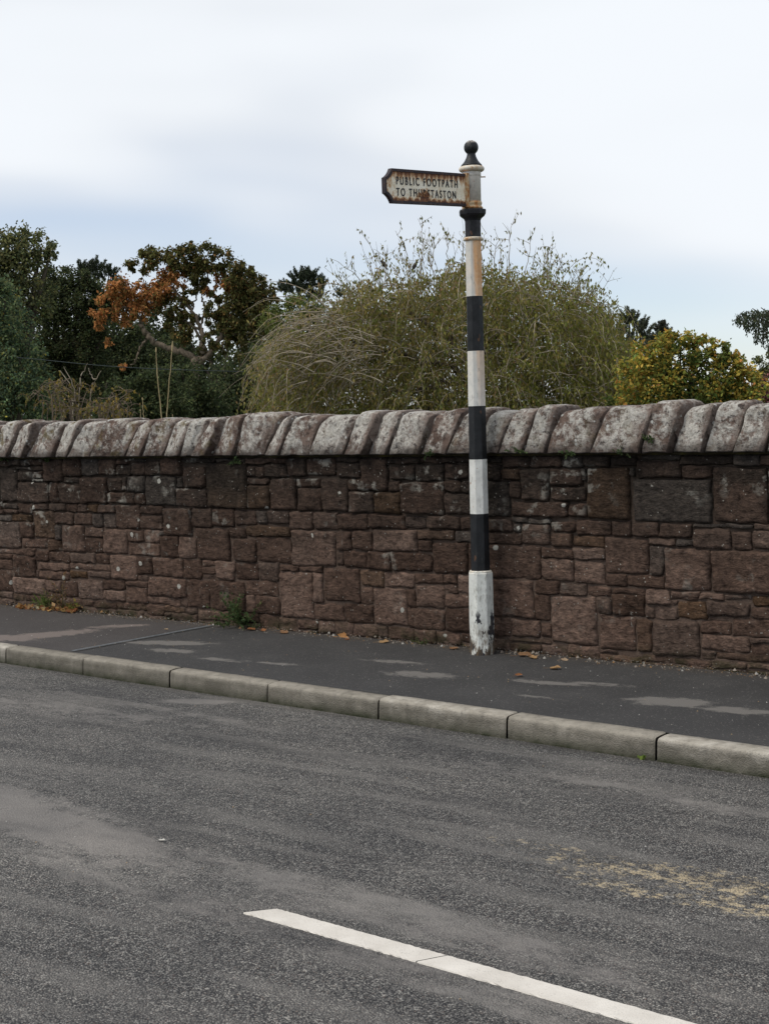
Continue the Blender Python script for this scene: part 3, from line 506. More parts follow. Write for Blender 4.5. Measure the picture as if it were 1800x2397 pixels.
# finger arm: points across the road (-Y), droops a little towards the tip
ZT, ZB, DRO = 3.168, 2.958, .056
def arm_pt(L, h, x): return Vector((PB.x+x+LEAN.x*3, PB.y-L, ZB+h-DRO*(L-.06)+.004))
AH = ZT-ZB
def outline(ins, k=8):        # finger outline with two scooped corners at the tip, inset by ins
    r = .068-ins*.25; Lt, hb, ht = .915-ins, ins, AH-ins; pts = [(.060+ins*.6, hb)]
    for i in range(k+1):
        t = math.pi/2*i/k; pts.append((Lt-r+r*(.5*(1-math.cos(t))+.5*i/k), hb+r*.86*(.5*math.sin(t)+.5*i/k)))
    for i in range(k+1):
        t = math.pi/2*(1-i/k); pts.append((Lt-r+r*(.5*(1-math.cos(t))+.5*(1-i/k)), ht-r*.86*(.5*math.sin(t)+.5*(1-i/k))))
    pts.append((.060+ins*.6, ht)); return pts
TH = .0135
def shell(name, la, lb, m, parent, xa, xb, label=None):       # solid between outline la at -x and +x
    k = len(la); V = [arm_pt(L, h, -xa) for L, h in la]+[arm_pt(L, h, xa) for L, h in la]
    fs = [tuple(range(k)), tuple(reversed(range(k, 2*k)))]+[(i, i+k, (i+1) % k+k, (i+1) % k) for i in range(k)]
    return mesh(name, V, fs, m, parent)
m_face, n = mat('rusty_cream_sign'); p = n.pos(); px, py, pz = n.sep(p)
L = n.m('SUBTRACT', PB.y, py); hh = n.m('ADD', n.m('SUBTRACT', pz, ZB+.004), n.m('MULTIPLY', n.m('SUBTRACT', L, .06), DRO)); qq = n.comb(L, 0, hh)
a = n.noise(qq, 16, 5, .6); dr = n.noise(n.scl(qq, (1, 1, .16)), 38, 4, .65); dr2 = n.noise(n.scl(n.vm('ADD', qq, (4, 0, 0)), (1, 1, .10)), 15, 3, .5); f = n.noise(qq, 90, 4, .65)
col = n.ramp(a, [(.3, (.74, .66, .50)), (.65, (.88, .83, .70))])
col = n.mix(n.mr(dr2, .54, .68, 0, .45), col, (.66, .46, .24))
top = n.m('ADD', n.mr(hh, AH-.085, AH-.015, -.02, .46), n.m('MULTIPLY', n.m('SUBTRACT', dr, .5), 1.3))
bot = n.m('ADD', n.mr(hh, .015, .055, .52, -.04), n.m('MULTIPLY', n.m('SUBTRACT', n.noise(qq, 28, 5, .65), .5), 1.3))
lef = n.m('ADD', n.mr(L, .80, .905, -.02, .36), n.m('MULTIPLY', n.m('SUBTRACT', n.noise(qq, 20, 5, .65), .5), 1.3))
bl = n.vm('LENGTH', n.scl(n.vm('SUBTRACT', qq, (.515, 0, .050)), (10.5, 1, 17)), out=1)
blo = n.m('ADD', n.mr(bl, .15, 1.05, .55, 0), n.m('MULTIPLY', n.m('SUBTRACT', n.noise(qq, 34, 5, .7), .5), 1.3))
ru = n.m('MAXIMUM', n.m('MAXIMUM', top, bot), n.m('MAXIMUM', lef, blo))
def rusted(n, col, ru): 
    col = n.mix(n.mr(ru, .10, .26, 0, .9), col, (.46, .235, .085)); col = n.mix(n.mr(ru, .24, .36, 0, .95), col, (.155, .055, .022)); return n.mix(n.mr(ru, .40, .58, 0, .9), col, (.045, .022, .016))
col = rusted(n, col, ru)
n.out(col, .68, n.bump(n.m('ADD', a, n.m('MULTIPLY', ru, 1.2)), .003, .8), .3)
m_rim, n = mat('black_rusty_rim'); p = n.pos(); a = n.noise(p, 26, 5, .65)
n.out(n.ramp(a, [(.35, (.018, .013, .018)), (.55, (.034, .022, .024)), (.68, (.075, .033, .020))]), .6, n.bump(a, .004), .3)
m_let, n = mat('letter_paint'); p = n.pos(); px, py, pz = n.sep(p); L = n.m('SUBTRACT', PB.y, py); hh = n.m('ADD', n.m('SUBTRACT', pz, ZB+.004), n.m('MULTIPLY', n.m('SUBTRACT', L, .06), DRO)); qq = n.comb(L, 0, hh)
bl = n.vm('LENGTH', n.scl(n.vm('SUBTRACT', qq, (.515, 0, .050)), (10.5, 1, 17)), out=1)
blo = n.m('ADD', n.mr(bl, .15, 1.05, .55, 0), n.m('MULTIPLY', n.m('SUBTRACT', n.noise(qq, 34, 5, .7), .5), 1.3))
n.out(rusted(n, n.mix(n.mr(n.noise(qq, 40, 4), .5, .7, 0, .35), (.020, .021, .026), (.10, .07, .05)), n.m('SUBTRACT', blo, .17)), .6, None, .3)
arm = shell('arm', outline(.004), None, m_face, post, TH-.005, 0); arm['label'] = 'rusty cream finger arm lettered in black, pointing across the road'
o1, o2 = outline(0), outline(.0165); k = len(o1); V = []; fs = []
for x in (-TH, TH):
    V += [arm_pt(L, h, x) for L, h in o1]+[arm_pt(L, h, x) for L, h in o2]
V += [arm_pt(L, h, -TH+.0055) for L, h in o2]+[arm_pt(L, h, TH-.0055) for L, h in o2]
for i in range(k):
    j = (i+1) % k
    fs += [(i, j, k+j, k+i), (2*k+j, 2*k+i, 3*k+i, 3*k+j), (j, i, 2*k+i, 2*k+j), (k+i, k+j, 4*k+j, 4*k+i), (3*k+j, 3*k+i, 5*k+i, 5*k+j)]
mesh('rim', V, fs, m_rim, arm)
bm = [(.045, -.004), (.075, -.004), (.075, AH+.004), (.045, AH+.004)]
V = [arm_pt(L, h, x) for x in (-.022, .022) for L, h in bm]
mesh('arm_bracket', V, [(0, 1, 2, 3), (7, 6, 5, 4), (0, 4, 5, 1), (1, 5, 6, 2), (2, 6, 7, 3), (3, 7, 4, 0)], m_rr, arm)
def lettering(txt, L0, L1, hbase, cap, side):
    c = bpy.data.curves.new('t', 'FONT'); c.body = txt; c.size = 1; c.extrude = .02; c.space_character = 1.42; c.offset = .006
    o = bpy.data.objects.new('t', c); COL.objects.link(o); bpy.context.view_layer.update()
    me = bpy.data.meshes.new_from_object(o.evaluated_get(bpy.context.evaluated_depsgraph_get())); bpy.data.objects.remove(o)
    co = np.array([v.co[:] for v in me.vertices]); mn, mx = co.min(0), co.max(0)
    P = [tuple(p.vertices) for p in me.polygons]; V = []
    for x, y, z in co:
        t = (x-mn[0])/(mx[0]-mn[0]); h = hbase+(y-mn[1])/(mx[1]-mn[1])*cap
        if side > 0: V.append(arm_pt(L0+(L1-L0)*t, h, TH-.0045+(.0030 if z > 0 else -.002)))
        else: V.append(arm_pt(L1+(L0-L1)*t, h, -TH+.0045-(.0030 if z > 0 else -.002)))
    bpy.data.meshes.remove(me)
    iv = sorted((min(co[i][0] for i in p), max(co[i][0] for i in p), k) for k, p in enumerate(P)); groups = []      # one mesh per letter
    for lo, hi, k in iv:
        if groups and lo <= groups[-1][0]+1e-4: groups[-1][0] = max(groups[-1][0], hi); groups[-1][1].append(k)
        else: groups.append([hi, [k]])
    for _, ks in groups:
        used = sorted({i for k in ks for i in P[k]}); re = {i: j for j, i in enumerate(used)}
        mesh('letter', [V[i] for i in used], [tuple(re[i] for i in P[k]) for k in ks], m_let, arm)
for sd in (1, -1):
    lettering('PUBLIC FOOTPATH', .800, .160, .1145, .0490, sd); lettering('TO THURSTASTON', .802, .182, .0455, .0490, sd)
# ================================================================ trees and shrubs behind the wall
def leaf_mat(name, trans=.4):
    m, n = mat(name); n.out(n.attr('col'), .7, None, .08, 0, trans); return m
m_leaf = leaf_mat('leaves'); m_needle = leaf_mat('needles', .05)
def bark_mat(name, c1, c2):
    m, n = mat(name); p = n.pos(); a = n.noise(n.scl(p, (1, 1, .3)), 20, 5); n.out(n.mix(n.mr(a, .3, .7), c1, c2), .9, n.bump(a, .02), .15); return m
m_bark = bark_mat('dark_bark', (.035, .028, .022), (.10, .082, .062)); m_twig = bark_mat('pale_twig_bark', (.17, .14, .10), (.36, .31, .235)); m_oldb = bark_mat('grey_brown_bark', (.075, .058, .042), (.20, .158, .115))
def unit(a): return a/np.maximum(1e-9, np.linalg.norm(a, axis=-1, keepdims=True))
def blades(C, L, wr, D_, palette, bright=(.7, 1.3), fold=.25):
    """one diamond per leaf: centres C, lengths L, width ratio, growing directions; palette rows (r,g,b,weight)"""
    N_ = len(C); D_ = unit(D_); A = unit(np.cross(D_, unit(rng.normal(size=(N_, 3))))); B = np.cross(D_, A); L = np.broadcast_to(L, (N_,))[:, None]
    b = C-D_*L*.5; t = C+D_*L*.5; w = L*wr*.5; mid = C-D_*L*.06
    V = np.stack([b, mid+A*w+B*w*fold, t, mid-A*w+B*w*fold], 1).reshape(-1, 3); Q = np.arange(4*N_).reshape(-1, 4)
    P = np.array(palette, float); pk = rng.choice(len(P), N_, p=P[:, 3]/P[:, 3].sum()); c = P[pk, :3]*rng.uniform(bright[0], bright[1], (N_, 1))*rng.uniform(.9, 1.1, (N_, 3))
    return V, Q, np.repeat(c, 4, 0)
def join(parts):
    V = []; Q = []; C = []; o = 0
    for v, q, c in parts: V.append(v); Q.append(q+o); C.append(c); o += len(v)
    return np.concatenate(V), np.concatenate(Q), np.concatenate(C)
def tubes(lines, rads, k=4):        # list of (n,3) polylines with radii
    V = []; Q = []; o = 0
    for P, r in zip(lines, rads):
        P = np.asarray(P, float); n_ = len(P); r = np.broadcast_to(r, (n_,)) if np.ndim(r) < 1 or len(r) != n_ else np.asarray(r)
        T = unit(np.gradient(P, axis=0)); h = np.array([.31, .22, .92]); A = unit(np.cross(T, h)); B = np.cross(T, A)
        a = np.arange(k)*2*np.pi/k
        ringv = P[:, None]+(A[:, None]*np.cos(a)[None, :, None]+B[:, None]*np.sin(a)[None, :, None])*r[:, None, None]
        V.append(ringv.reshape(-1, 3)); i = np.arange(n_-1)[:, None]*k; j = np.arange(k)[None]; jn = (j+1) % k
        Q.append(np.stack([i+j, i+jn, i+k+jn, i+k+j], -1).reshape(-1, 4)+o); o += n_*k
    return np.concatenate(V), np.concatenate(Q)
def smooth_line(pts, n_=14, wob=.0):
    P = np.array([tuple(p) for p in pts], float); t = np.linspace(0, len(P)-1, n_); out = []
    for x in t:
        i = min(int(x), len(P)-2); f = x-i; p0, p1, p2, p3 = P[max(0, i-1)], P[i], P[i+1], P[min(len(P)-1, i+2)]
        out.append(.5*((2*p1)+(-p0+p2)*f+(2*p0-5*p1+4*p2-p3)*f*f+(-p0+3*p1-3*p2+p3)*f**3))
    out = np.array(out); out[1:-1] += rng.normal(size=(n_-2, 3))*wob; return out
def lobe_leaves(lobes, d, lpx, palette, cover=3.2, wr=.6, droop=.3, clump=.20, fuzz=.10, bright=(.65, 1.3)):
    """foliage: lobes are (u, v, radius px[, palette, depth offset]); each is broken into clumps of leaves"""
    parts = []
    for lb in lobes:
        u, v, r = lb[:3]; pal = lb[3] if len(lb) > 3 and lb[3] is not None else palette; dd = d+(lb[4] if len(lb) > 4 else 0)
        c = np.array(at(u, v, dd)); rw = r*dd/FPX; L = lpx*dd/FPX
        nl = int(cover*math.pi*r*r/(lpx*lpx*wr*.5)); nc = max(6, int((r/9)**2*1.0))
        dirs = unit(rng.normal(size=(nc, 3))); rad_ = rw*rng.uniform(.25, 1, nc)**.5*(1+rng.normal(size=nc)*fuzz)
        cc = c+dirs*rad_[:, None]*np.array([1, 1, .92]); cb = rng.uniform(.75, 1.2, nc)
        pick = rng.integers(0, nc, nl); off = rng.normal(size=(nl, 3))*rw*clump*rng.uniform(.6, 1.3, nc)[pick][:, None]
        C = cc[pick]+off; out = unit(C-c)+unit(off)*.6; D_ = out*.6+rng.normal(size=(nl, 3))*.6+np.array([0, 0, -droop])
        V, Q, cl = blades(C, L*rng.uniform(.65, 1.35, nl), wr, D_, pal, bright); cl *= np.repeat(cb[pick], 4)[:, None]
        parts.append((V, Q, cl))
    return join(parts)
def tree(name, label, cat, base, lobes, d, lpx, palette, limbs=(), group=None, r0=.12, bark=None, trunk_top=None, extra=None, **kw):
    g = Vector(at(base, 980, d)); g.z = 0
    e = empty(name, g); tag(e, label, cat, group)
    if cat == 'bush':                    # foliage goes on down behind the wall
        hz = 970+EYE*FPX/d; low = [q for q in lobes if q[1] > 880]
        lobes = list(lobes)+[(q[0], vv, q[2]*.95)+tuple(q[3:]) for q in low for vv in np.arange(q[1]+45, hz-q[2]*.6, 60)]
    V, Q, C = lobe_leaves(lobes, d, lpx, palette, **kw)
    if extra: V, Q, C = join([(V, Q, C)]+extra)
    quads('crown', V, Q, m_leaf, e, col=C)
    lines, rads = [], []
    if limbs:
        for lm in limbs:
            ds = [q[2] if len(q) > 2 else 0 for q in lm[1:]]; P = [at(q[0], q[1], d+dd) for q, dd in zip(lm[1:], ds)]
            ln = smooth_line(P, 5*len(P), .012*d/20); lines.append(ln); rads.append(np.linspace(lm[0]*d/FPX, max(.5, lm[0]*.35)*d/FPX, len(ln)))
    else:
        tops = sorted(lobes, key=lambda q: q[1])[:7]
        for i, q in enumerate(tops):
            c = at(q[0], q[1], d); ln = smooth_line([g, g.lerp(c, .45)+Vector((0, 0, .12*(c.z))), c], 12, .02); lines.append(ln); rads.append(np.linspace(r0*(1 if i == 0 else .6), r0*.12, 12))
    if limbs: lines[0] = np.concatenate([[np.array(g)-np.array([0, 0, .05])], lines[0]]); rads[0] = np.concatenate([[rads[0][0]*1.25], rads[0]])
    V, Q = tubes(lines, rads, 6); quads('trunk', V, Q, bark or m_bark, e, True)
    return e
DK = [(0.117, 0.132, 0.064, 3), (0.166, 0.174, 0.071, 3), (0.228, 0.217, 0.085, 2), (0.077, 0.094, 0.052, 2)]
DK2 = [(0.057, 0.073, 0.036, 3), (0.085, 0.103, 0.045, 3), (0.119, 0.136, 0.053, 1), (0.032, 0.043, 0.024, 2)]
BLG = [(0.108, 0.157, 0.085, 3), (0.16, 0.206, 0.099, 3), (0.233, 0.259, 0.109, 1.5), (0.068, 0.101, 0.065, 2), (0.435, 0.343, 0.073, 0.12)]
GRN = [(0.12, 0.152, 0.04, 3), (0.167, 0.191, 0.056, 3), (0.088, 0.114, 0.035, 2), (0.208, 0.216, 0.072, 1)]
BRN = [(0.404, 0.181, 0.068, 3), (0.532, 0.244, 0.088, 3), (0.319, 0.158, 0.059, 2), (0.158, 0.139, 0.046, 1.6)]
OLV = [(.062, .056, .018, 3), (.090, .072, .022, 3), (.048, .046, .015, 2), (.13, .075, .024, 1.0)]
OLD = [(0.105, 0.109, 0.037, 3), (0.152, 0.136, 0.047, 3), (0.074, 0.078, 0.032, 2), (0.261, 0.157, 0.058, 0.8)]
WEP = [(0.211, 0.19, 0.058, 3), (0.259, 0.223, 0.075, 3), (0.162, 0.16, 0.048, 2), (0.281, 0.201, 0.089, 1.2), (0.12, 0.137, 0.042, 1)]
YEL = [(0.424, 0.319, 0.062, 2.4), (0.53, 0.369, 0.079, 1.6), (0.267, 0.268, 0.059, 2.4), (0.15, 0.195, 0.05, 2.4), (0.53, 0.268, 0.074, 0.5)]
YGR = [(0.107, 0.139, 0.036, 3), (0.16, 0.178, 0.046, 2.5), (0.071, 0.098, 0.029, 2), (0.356, 0.259, 0.054, 1)]
RED = [(0.165, 0.075, 0.068, 3), (0.225, 0.105, 0.09, 2), (0.105, 0.054, 0.048, 2), (0.285, 0.18, 0.09, 0.6)]
# far wood closing the view on the left (one mass)
V, Q, C = lobe_leaves([(u, v, 62, None, rng.uniform(-6, 6)) for u in range(-260, 700, 62) for v in (1000, 930, 870)]+[(u, 820, 55) for u in range(-260, 440, 60)]+[(u, 975+rng.uniform(-12, 12), 34) for u in range(700, 2700, 40)]+[(445, 860, 32), (500, 878, 34), (600, 850, 40), (640, 830, 34)], 78, 11, DK2, 2.6, .7)
tag(quads('far_wood', V, Q, m_leaf, None, col=C), 'dark distant woodland mass behind the trees on the left', 'woodland', kind='stuff')
tree('oak_tree', 'tall dark green tree with ragged crown at the far left edge', 'tree', 20, [(-60, 600, 85), (15, 590, 62), (62, 572, 40), (98, 582, 30), (118, 596, 16), (50, 640, 70), (-20, 700, 90), (70, 700, 60), (-80, 720, 100), (0, 800, 90)], 44, 8, DK, group=None, cover=3.4, clump=.16, fuzz=.16, r0=.3)
tree('dark_tree', 'dark olive tree between the far left tree and the brown chestnut', 'tree', 150, [(120, 650, 30), (245, 685, 34), (272, 705, 28), (235, 720, 40), (112, 720, 50), (150, 650, 36), (190, 655, 34), (125, 680, 45), (205, 700, 48), (160, 720, 60), (215, 770, 52), (150, 800, 65), (100, 850, 70), (210, 860, 65), (150, 920, 70)], 48, 7, DK2+[(.055, .055, .024, 2)], cover=4.2, clump=.17, fuzz=.14, r0=.22)
tree('leafy_tree', 'nearer bluish green leafy tree low at the left edge above the wall', 'tree', 10, [(-30, 700, 60), (12, 705, 45), (30, 765, 52), (-20, 820, 80), (48, 835, 48), (70, 890, 52), (20, 920, 70), (95, 945, 48), (-40, 940, 80), (115, 985, 40)], 30, 7.5, BLG, cover=3.4, clump=.17, fuzz=.12, r0=.14)
# the half brown chestnut
E_L = [(236, 735, 24, BRN), (262, 700, 32, BRN), (300, 678, 36, BRN), (300, 715, 32, BRN), (345, 690, 34, BRN), (332, 728, 26, BRN), (382, 672, 30, BRN), (360, 700, 28, BRN), (230, 765, 15, BRN), (402, 640, 26, BRN), (420, 662, 22, BRN), (495, 682, 16, BRN), (530, 675, 20, BRN), (520, 655, 18, BRN),
       (318, 628, 22), (350, 610, 30), (345, 590, 18), (392, 606, 32), (432, 594, 26), (446, 578, 14), (470, 600, 32), (497, 580, 9), (512, 610, 30), (548, 628, 30), (575, 650, 28), (608, 672, 28), (628, 690, 20), (618, 720, 26), (590, 705, 36), (560, 690, 34), (545, 735, 36), (590, 765, 34), (535, 790, 26), (620, 760, 22), (455, 640, 24), (425, 625, 30), (490, 640, 28), (440, 770, 24), (418, 742, 20), (500, 760, 20), (510, 820, 20), (560, 660, 40), (395, 745, 14), (255, 800, 10, BRN), (290, 860, 10, BRN), (400, 715, 30), (424, 790, 26), (500, 722, 22), (486, 795, 18), (450, 742, 18), (560, 770, 36), (605, 735, 34), (470, 655, 22), (575, 830, 26), (610, 800, 30), (395, 770, 18), (640, 705, 16), (432, 700, 22), (505, 690, 20), (455, 680, 14), (520, 745, 26), (470, 820, 14), (300, 750, 16, BRN), (270, 735, 20, BRN)]
tree('chestnut_tree', 'spreading chestnut tree with half its leaves turned rust brown and a bare bent limb', 'tree', 465, E_L, 40, 8.5, OLD+[(.085, .060, .022, 1.5)], limbs=[(13, (462, 990), (462, 930), (460, 850)), (9.5, (460, 852), (447, 834), (410, 818), (370, 806), (345, 785), (333, 765), (326, 742), (300, 722), (280, 718)), (3.5, (345, 786), (330, 810), (318, 840), (308, 860)), (8, (462, 850), (474, 820), (475, 790), (468, 760), (448, 725), (425, 700), (405, 670)), (4, (468, 770), (440, 755), (420, 745), (400, 742)), (7.5, (466, 848), (495, 825), (512, 798), (530, 760), (548, 730), (570, 690), (580, 660)), (3.5, (470, 770), (480, 720), (475, 690), (490, 650), (480, 610)), (4, (515, 795), (545, 780), (580, 770), (610, 740)), (3, (520, 800), (526, 830), (530, 860), (526, 990)), (3, (448, 725), (460, 700), (470, 660))], bark=m_oldb, cover=5.2, wr=.5, droop=.7, clump=.20, fuzz=.15)
tree('background_tree', 'dark green tree seen through the gaps of the brown chestnut', 'tree', 560, [(400, 790, 46), (352, 760, 40), (430, 835, 46), (524, 768, 30), (600, 790, 42), (618, 735, 34), (508, 838, 16), (606, 850, 40), (566, 745, 28), (392, 722, 22), (640, 800, 40), (470, 860, 30), (420, 700, 14), (585, 700, 30)], 58, 7, DK2, cover=4, clump=.18, fuzz=.12, r0=.15)
tree('deep_green_tree', 'deep dark green tree below the brown chestnut branch', 'tree', 320, [(250, 770, 45), (300, 790, 50), (225, 820, 55), (285, 840, 60), (350, 850, 60), (390, 830, 40), (240, 900, 70), (330, 920, 70), (410, 880, 50)], 52, 7, DK2, cover=3.6, r0=.2)  # leaves use the dark green palette shared with the other dark trees
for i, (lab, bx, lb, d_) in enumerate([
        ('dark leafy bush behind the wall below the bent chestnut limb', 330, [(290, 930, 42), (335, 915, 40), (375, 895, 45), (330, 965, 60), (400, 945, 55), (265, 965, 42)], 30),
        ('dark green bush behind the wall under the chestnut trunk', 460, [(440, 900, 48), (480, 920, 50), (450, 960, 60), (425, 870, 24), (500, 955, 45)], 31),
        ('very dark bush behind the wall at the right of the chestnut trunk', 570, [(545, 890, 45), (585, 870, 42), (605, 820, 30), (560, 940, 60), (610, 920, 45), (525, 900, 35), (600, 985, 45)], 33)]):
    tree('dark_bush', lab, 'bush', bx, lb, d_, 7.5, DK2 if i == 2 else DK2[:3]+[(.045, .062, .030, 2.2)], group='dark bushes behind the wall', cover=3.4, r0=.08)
tree('green_bush', 'yellowish green bush left of the big twiggy tree', 'bush', 670, [(640, 770, 38), (672, 735, 36), (705, 715, 34), (735, 712, 28), (655, 830, 40), (640, 890, 36), (690, 800, 50), (700, 900, 55), (640, 950, 42), (745, 760, 40)], 27, 6.5, GRN, cover=3.2, r0=.08)
# pines: tufts of upright needles
def pine(label, base, tufts, d, pal=None):
    g = Vector(at(base, 980, d)); g.z = 0; e = empty('pine_tree', g); tag(e, label, 'tree', 'pines beyond the other trees')
    pal = pal or [(.045, .058, .038, 3), (.065, .078, .050, 2), (.09, .10, .06, 1)]; parts = []; lines = []; rads = []
    for u, v, r, k in tufts:
        c = np.array(at(u, v, d)); rw = r*d/FPX
        lines.append(smooth_line([g, g.lerp(Vector(c), .6), Vector(c)], 8)); rads.append(np.linspace(.10, .02, 8))
        for _ in range(int(k*1.7)):
            q = c+unit(rng.normal(size=3))*rw*rng.uniform(.2, 1)*np.array([1, 1, .75]); ax = unit(np.array([0, 0, 1.1])+unit(q-c)*.8+rng.normal(size=3)*.25); hl = 9*d/FPX*rng.uniform(.7, 1.3)
            m_ = 85; s = rng.uniform(0, 1, m_); C = q+ax*(s*hl*1.6)[:, None]; dr = ax*.8+unit(rng.normal(size=(m_, 3)))
            parts.append(blades(C+unit(dr)*hl*.25, hl*.62, .22, dr, pal))
    V, Q, C = join(parts); quads('crown', V, Q, m_needle, e, col=C); V, Q = tubes(lines, rads, 5); quads('trunk', V, Q, m_bark, e, True)
pine('dark pine top showing between the dark trees and the chestnut', 225, [(195, 630, 18, 16), (230, 628, 20, 22), (255, 645, 20, 22), (215, 655, 28, 26), (280, 665, 14, 10)], 62)
pine('dark rounded pine standing above the green bush', 705, [(700, 655, 24, 34), (725, 652, 22, 30), (668, 678, 18, 20), (748, 668, 14, 14), (710, 690, 34, 40), (797, 690, 9, 9), (740, 695, 26, 20)], 64)
pine('pine top right of the twiggy tree above the yellowing bush', 1470, [(1472, 750, 24, 34), (1440, 775, 28, 30), (1500, 768, 24, 26), (1465, 800, 36, 46), (1420, 830, 34, 30), (1520, 795, 26, 24), (1490, 830, 34, 34)], 34, [(.075, .088, .058, 3), (.105, .115, .075, 2), (.13, .13, .085, 1)])
pine('small pine tip just left of the yellowing bush crest', 1550, [(1545, 772, 14, 18), (1560, 785, 16, 12), (1530, 800, 18, 12)], 36, [(.045, .048, .034, 3), (.075, .070, .050, 2)])
# the big twiggy tree behind the post: drooping twigs, thin hanging leaves, upright shoots
d0 = 20.0; g = Vector(at(1120, 980, d0)); g.z = 0
e = empty('twiggy_tree', g); tag(e, 'wide olive tree of drooping pale twigs with upright wispy shoots behind the post', 'tree')
base_l = [(830, 860, 80), (960, 800, 95), (1090, 755, 95), (1210, 760, 95), (1310, 800, 80), (760, 900, 70), (920, 920, 85), (1050, 880, 100), (1180, 890, 100), (1300, 900, 85), (1390, 880, 60), (1400, 800, 50), (860, 760, 55), (940, 725, 46), (1010, 712, 36), (1080, 690, 44), (1165, 705, 46), (1235, 700, 34), (1330, 742, 40), (1440, 940, 50), (1400, 830, 55), (1440, 850, 45), (1380, 760, 45), (1430, 800, 40), (700, 930, 50), (1350, 960, 60)]
parts = [lobe_leaves([(u, v, r, None, rng.uniform(.2, 1.2)) for u, v, r in base_l], d0+.6, 8.5, WEP[:3]+[(.095, .100, .030, 3)], 2.8, .33, 1.1, .17, .12)]
limbs_px = [[(1120, 985), (1115, 930), (1100, 850)], [(1100, 860), (1060, 800), (1000, 760), (930, 720), (860, 690)], [(1100, 850), (1110, 760), (1100, 690), (1080, 620)], [(1105, 850), (1170, 780), (1240, 720), (1300, 690)], [(1112, 900), (1200, 850), (1290, 810), (1370, 780)], [(1105, 880), (1020, 850), (930, 830), (840, 800), (760, 790)], [(1112, 910), (1040, 900), (960, 920), (880, 900), (800, 880)], [(1110, 900), (1000, 960), (960, 985)]]
lines = []; rads = []
for i, l in enumerate(limbs_px):
    P = [at(u, v, d0+(.8*math.sin(i*2.1)*(j/len(l)))) for j, (u, v) in enumerate(l)]; ln = smooth_line(P, 5*len(P), .025); lines.append(ln); rads.append(np.linspace(.085 if i == 0 else .045, .012 if i else .06, len(ln)))
V, Q = tubes(lines, rads, 6); quads('trunk', V, Q, m_bark, e, True)
edge = [(640, 985), (640, 900), (655, 800), (720, 740), (800, 705), (880, 672), (960, 645), (1060, 628), (1170, 632), (1260, 655), (1340, 690), (1410, 735), (1460, 790), (1475, 985)]
def top_v(u):
    for (a, b), (c, d_) in zip(edge, edge[1:]):
        if a <= u <= c and c > a: return b+(d_-b)*(u-a)/(c-a)+22*math.sin(u/37)+14*math.sin(u/15+1)
    return 985
tl, tr, lc, ld, lw = [], [], [], [], []
for k in range(1300):
    u = rng.uniform(650, 1455); tv_ = top_v(u); v = tv_+(960-tv_)*rng.uniform(0, 1)**1.25+8; dep = d0+rng.uniform(-1.5, .9)
    P = [np.array(at(u, v, dep))]; side = (u-1060)/400; L = rng.uniform(.35, 1.05)
    hd = np.array(R0)*(side*.9+rng.normal()*.55)+np.array(F)*rng.normal()*.5; dr = unit(hd+np.array([0, 0, rng.uniform(-.2, .8)])); st = L/9
    for q in range(9): dr = unit(dr+np.array([0, 0, -.20-.08*q*.5])+rng.normal(size=3)*.13); P.append(P[-1]+dr*st)
    P = np.array(P); tl.append(P); tr.append(np.linspace(rng.uniform(.0045, .009), .0022, 10))
    nl = int(rng.uniform(18, 60)); s = rng.uniform(.1, 1, nl)*9; i = s.astype(int).clip(0, 8); q = P[i]+(P[i+1]-P[i])*(s-i)[:, None]
    lc.append(q+rng.normal(size=(nl, 3))*.04); ld.append(np.tile([0, 0, -1.0], (nl, 1))+rng.normal(size=(nl, 3))*.45); lw.append(rng.uniform(.04, .07, nl))
for k in range(150):                         # long bare arching twigs on the left
    u0, v0 = rng.uniform(690, 900), rng.uniform(730, 900); dep = d0-rng.uniform(.4, 1.7); P = [np.array(at(u0, v0, dep))]; dr = unit(-np.array(R0)*rng.uniform(.5, 1.1)+np.array([0, 0, rng.uniform(.0, .7)])+rng.normal(size=3)*.2); L = rng.uniform(.6, 1.25)
    for q in range(11): dr = unit(dr+np.array([0, 0, -.13])+rng.normal(size=3)*.10); P.append(P[-1]+dr*L/11)
    P = np.array(P); tl.append(P); tr.append(np.linspace(rng.uniform(.006, .010), .002, 12))
    nl = int(rng.uniform(0, 8)); i = rng.integers(4, 11, nl); lc.append(P[i]+rng.normal(size=(nl, 3))*.02); ld.append(np.tile([0, 0, -1.0], (nl, 1))+rng.normal(size=(nl, 3))*.4); lw.append(rng.uniform(.03, .06, nl))
for (u0, v0, u1, v1) in ((985, 615, 978, 512), (960, 620, 925, 540), (1050, 610, 1045, 545), (1190, 610, 1196, 522), (1225, 630, 1240, 560), (1270, 650, 1300, 575), (1130, 600, 1140, 545), (900, 640, 905, 585), (1010, 600, 1030, 560), (1330, 690, 1352, 625), (870, 660, 800, 620), (1160, 600, 1175, 560), (1290, 660, 1330, 610)):
    P = smooth_line([at(u0, v0+30, 19.4), at((u0+u1)/2+rng.uniform(-9, 9), (v0+v1)/2, 19.4), at(u1, v1, 19.4)], 12, .008); tl.append(P); tr.append(np.linspace(.0075, .0024, 12))
    for b_ in range(5):
        i = rng.integers(3, 11); dd_ = unit(np.array(R0)*rng.normal()*.8+np.array([0, 0, 1.0])); q_ = [P[i]]
        for s in range(6): dd_ = unit(dd_+rng.normal(size=3)*.14); q_.append(q_[-1]+dd_*.033)
        q_ = np.array(q_); tl.append(q_); tr.append(np.linspace(.004, .0018, 7)); nl = int(rng.uniform(2, 7)); lc.append(q_[rng.integers(2, 7, nl)]+rng.normal(size=(nl, 3))*.012+[0, 0, -.02]); ld.append(np.tile([0, 0, -1.0], (nl, 1))+rng.normal(size=(nl, 3))*.35); lw.append(rng.uniform(.04, .065, nl))
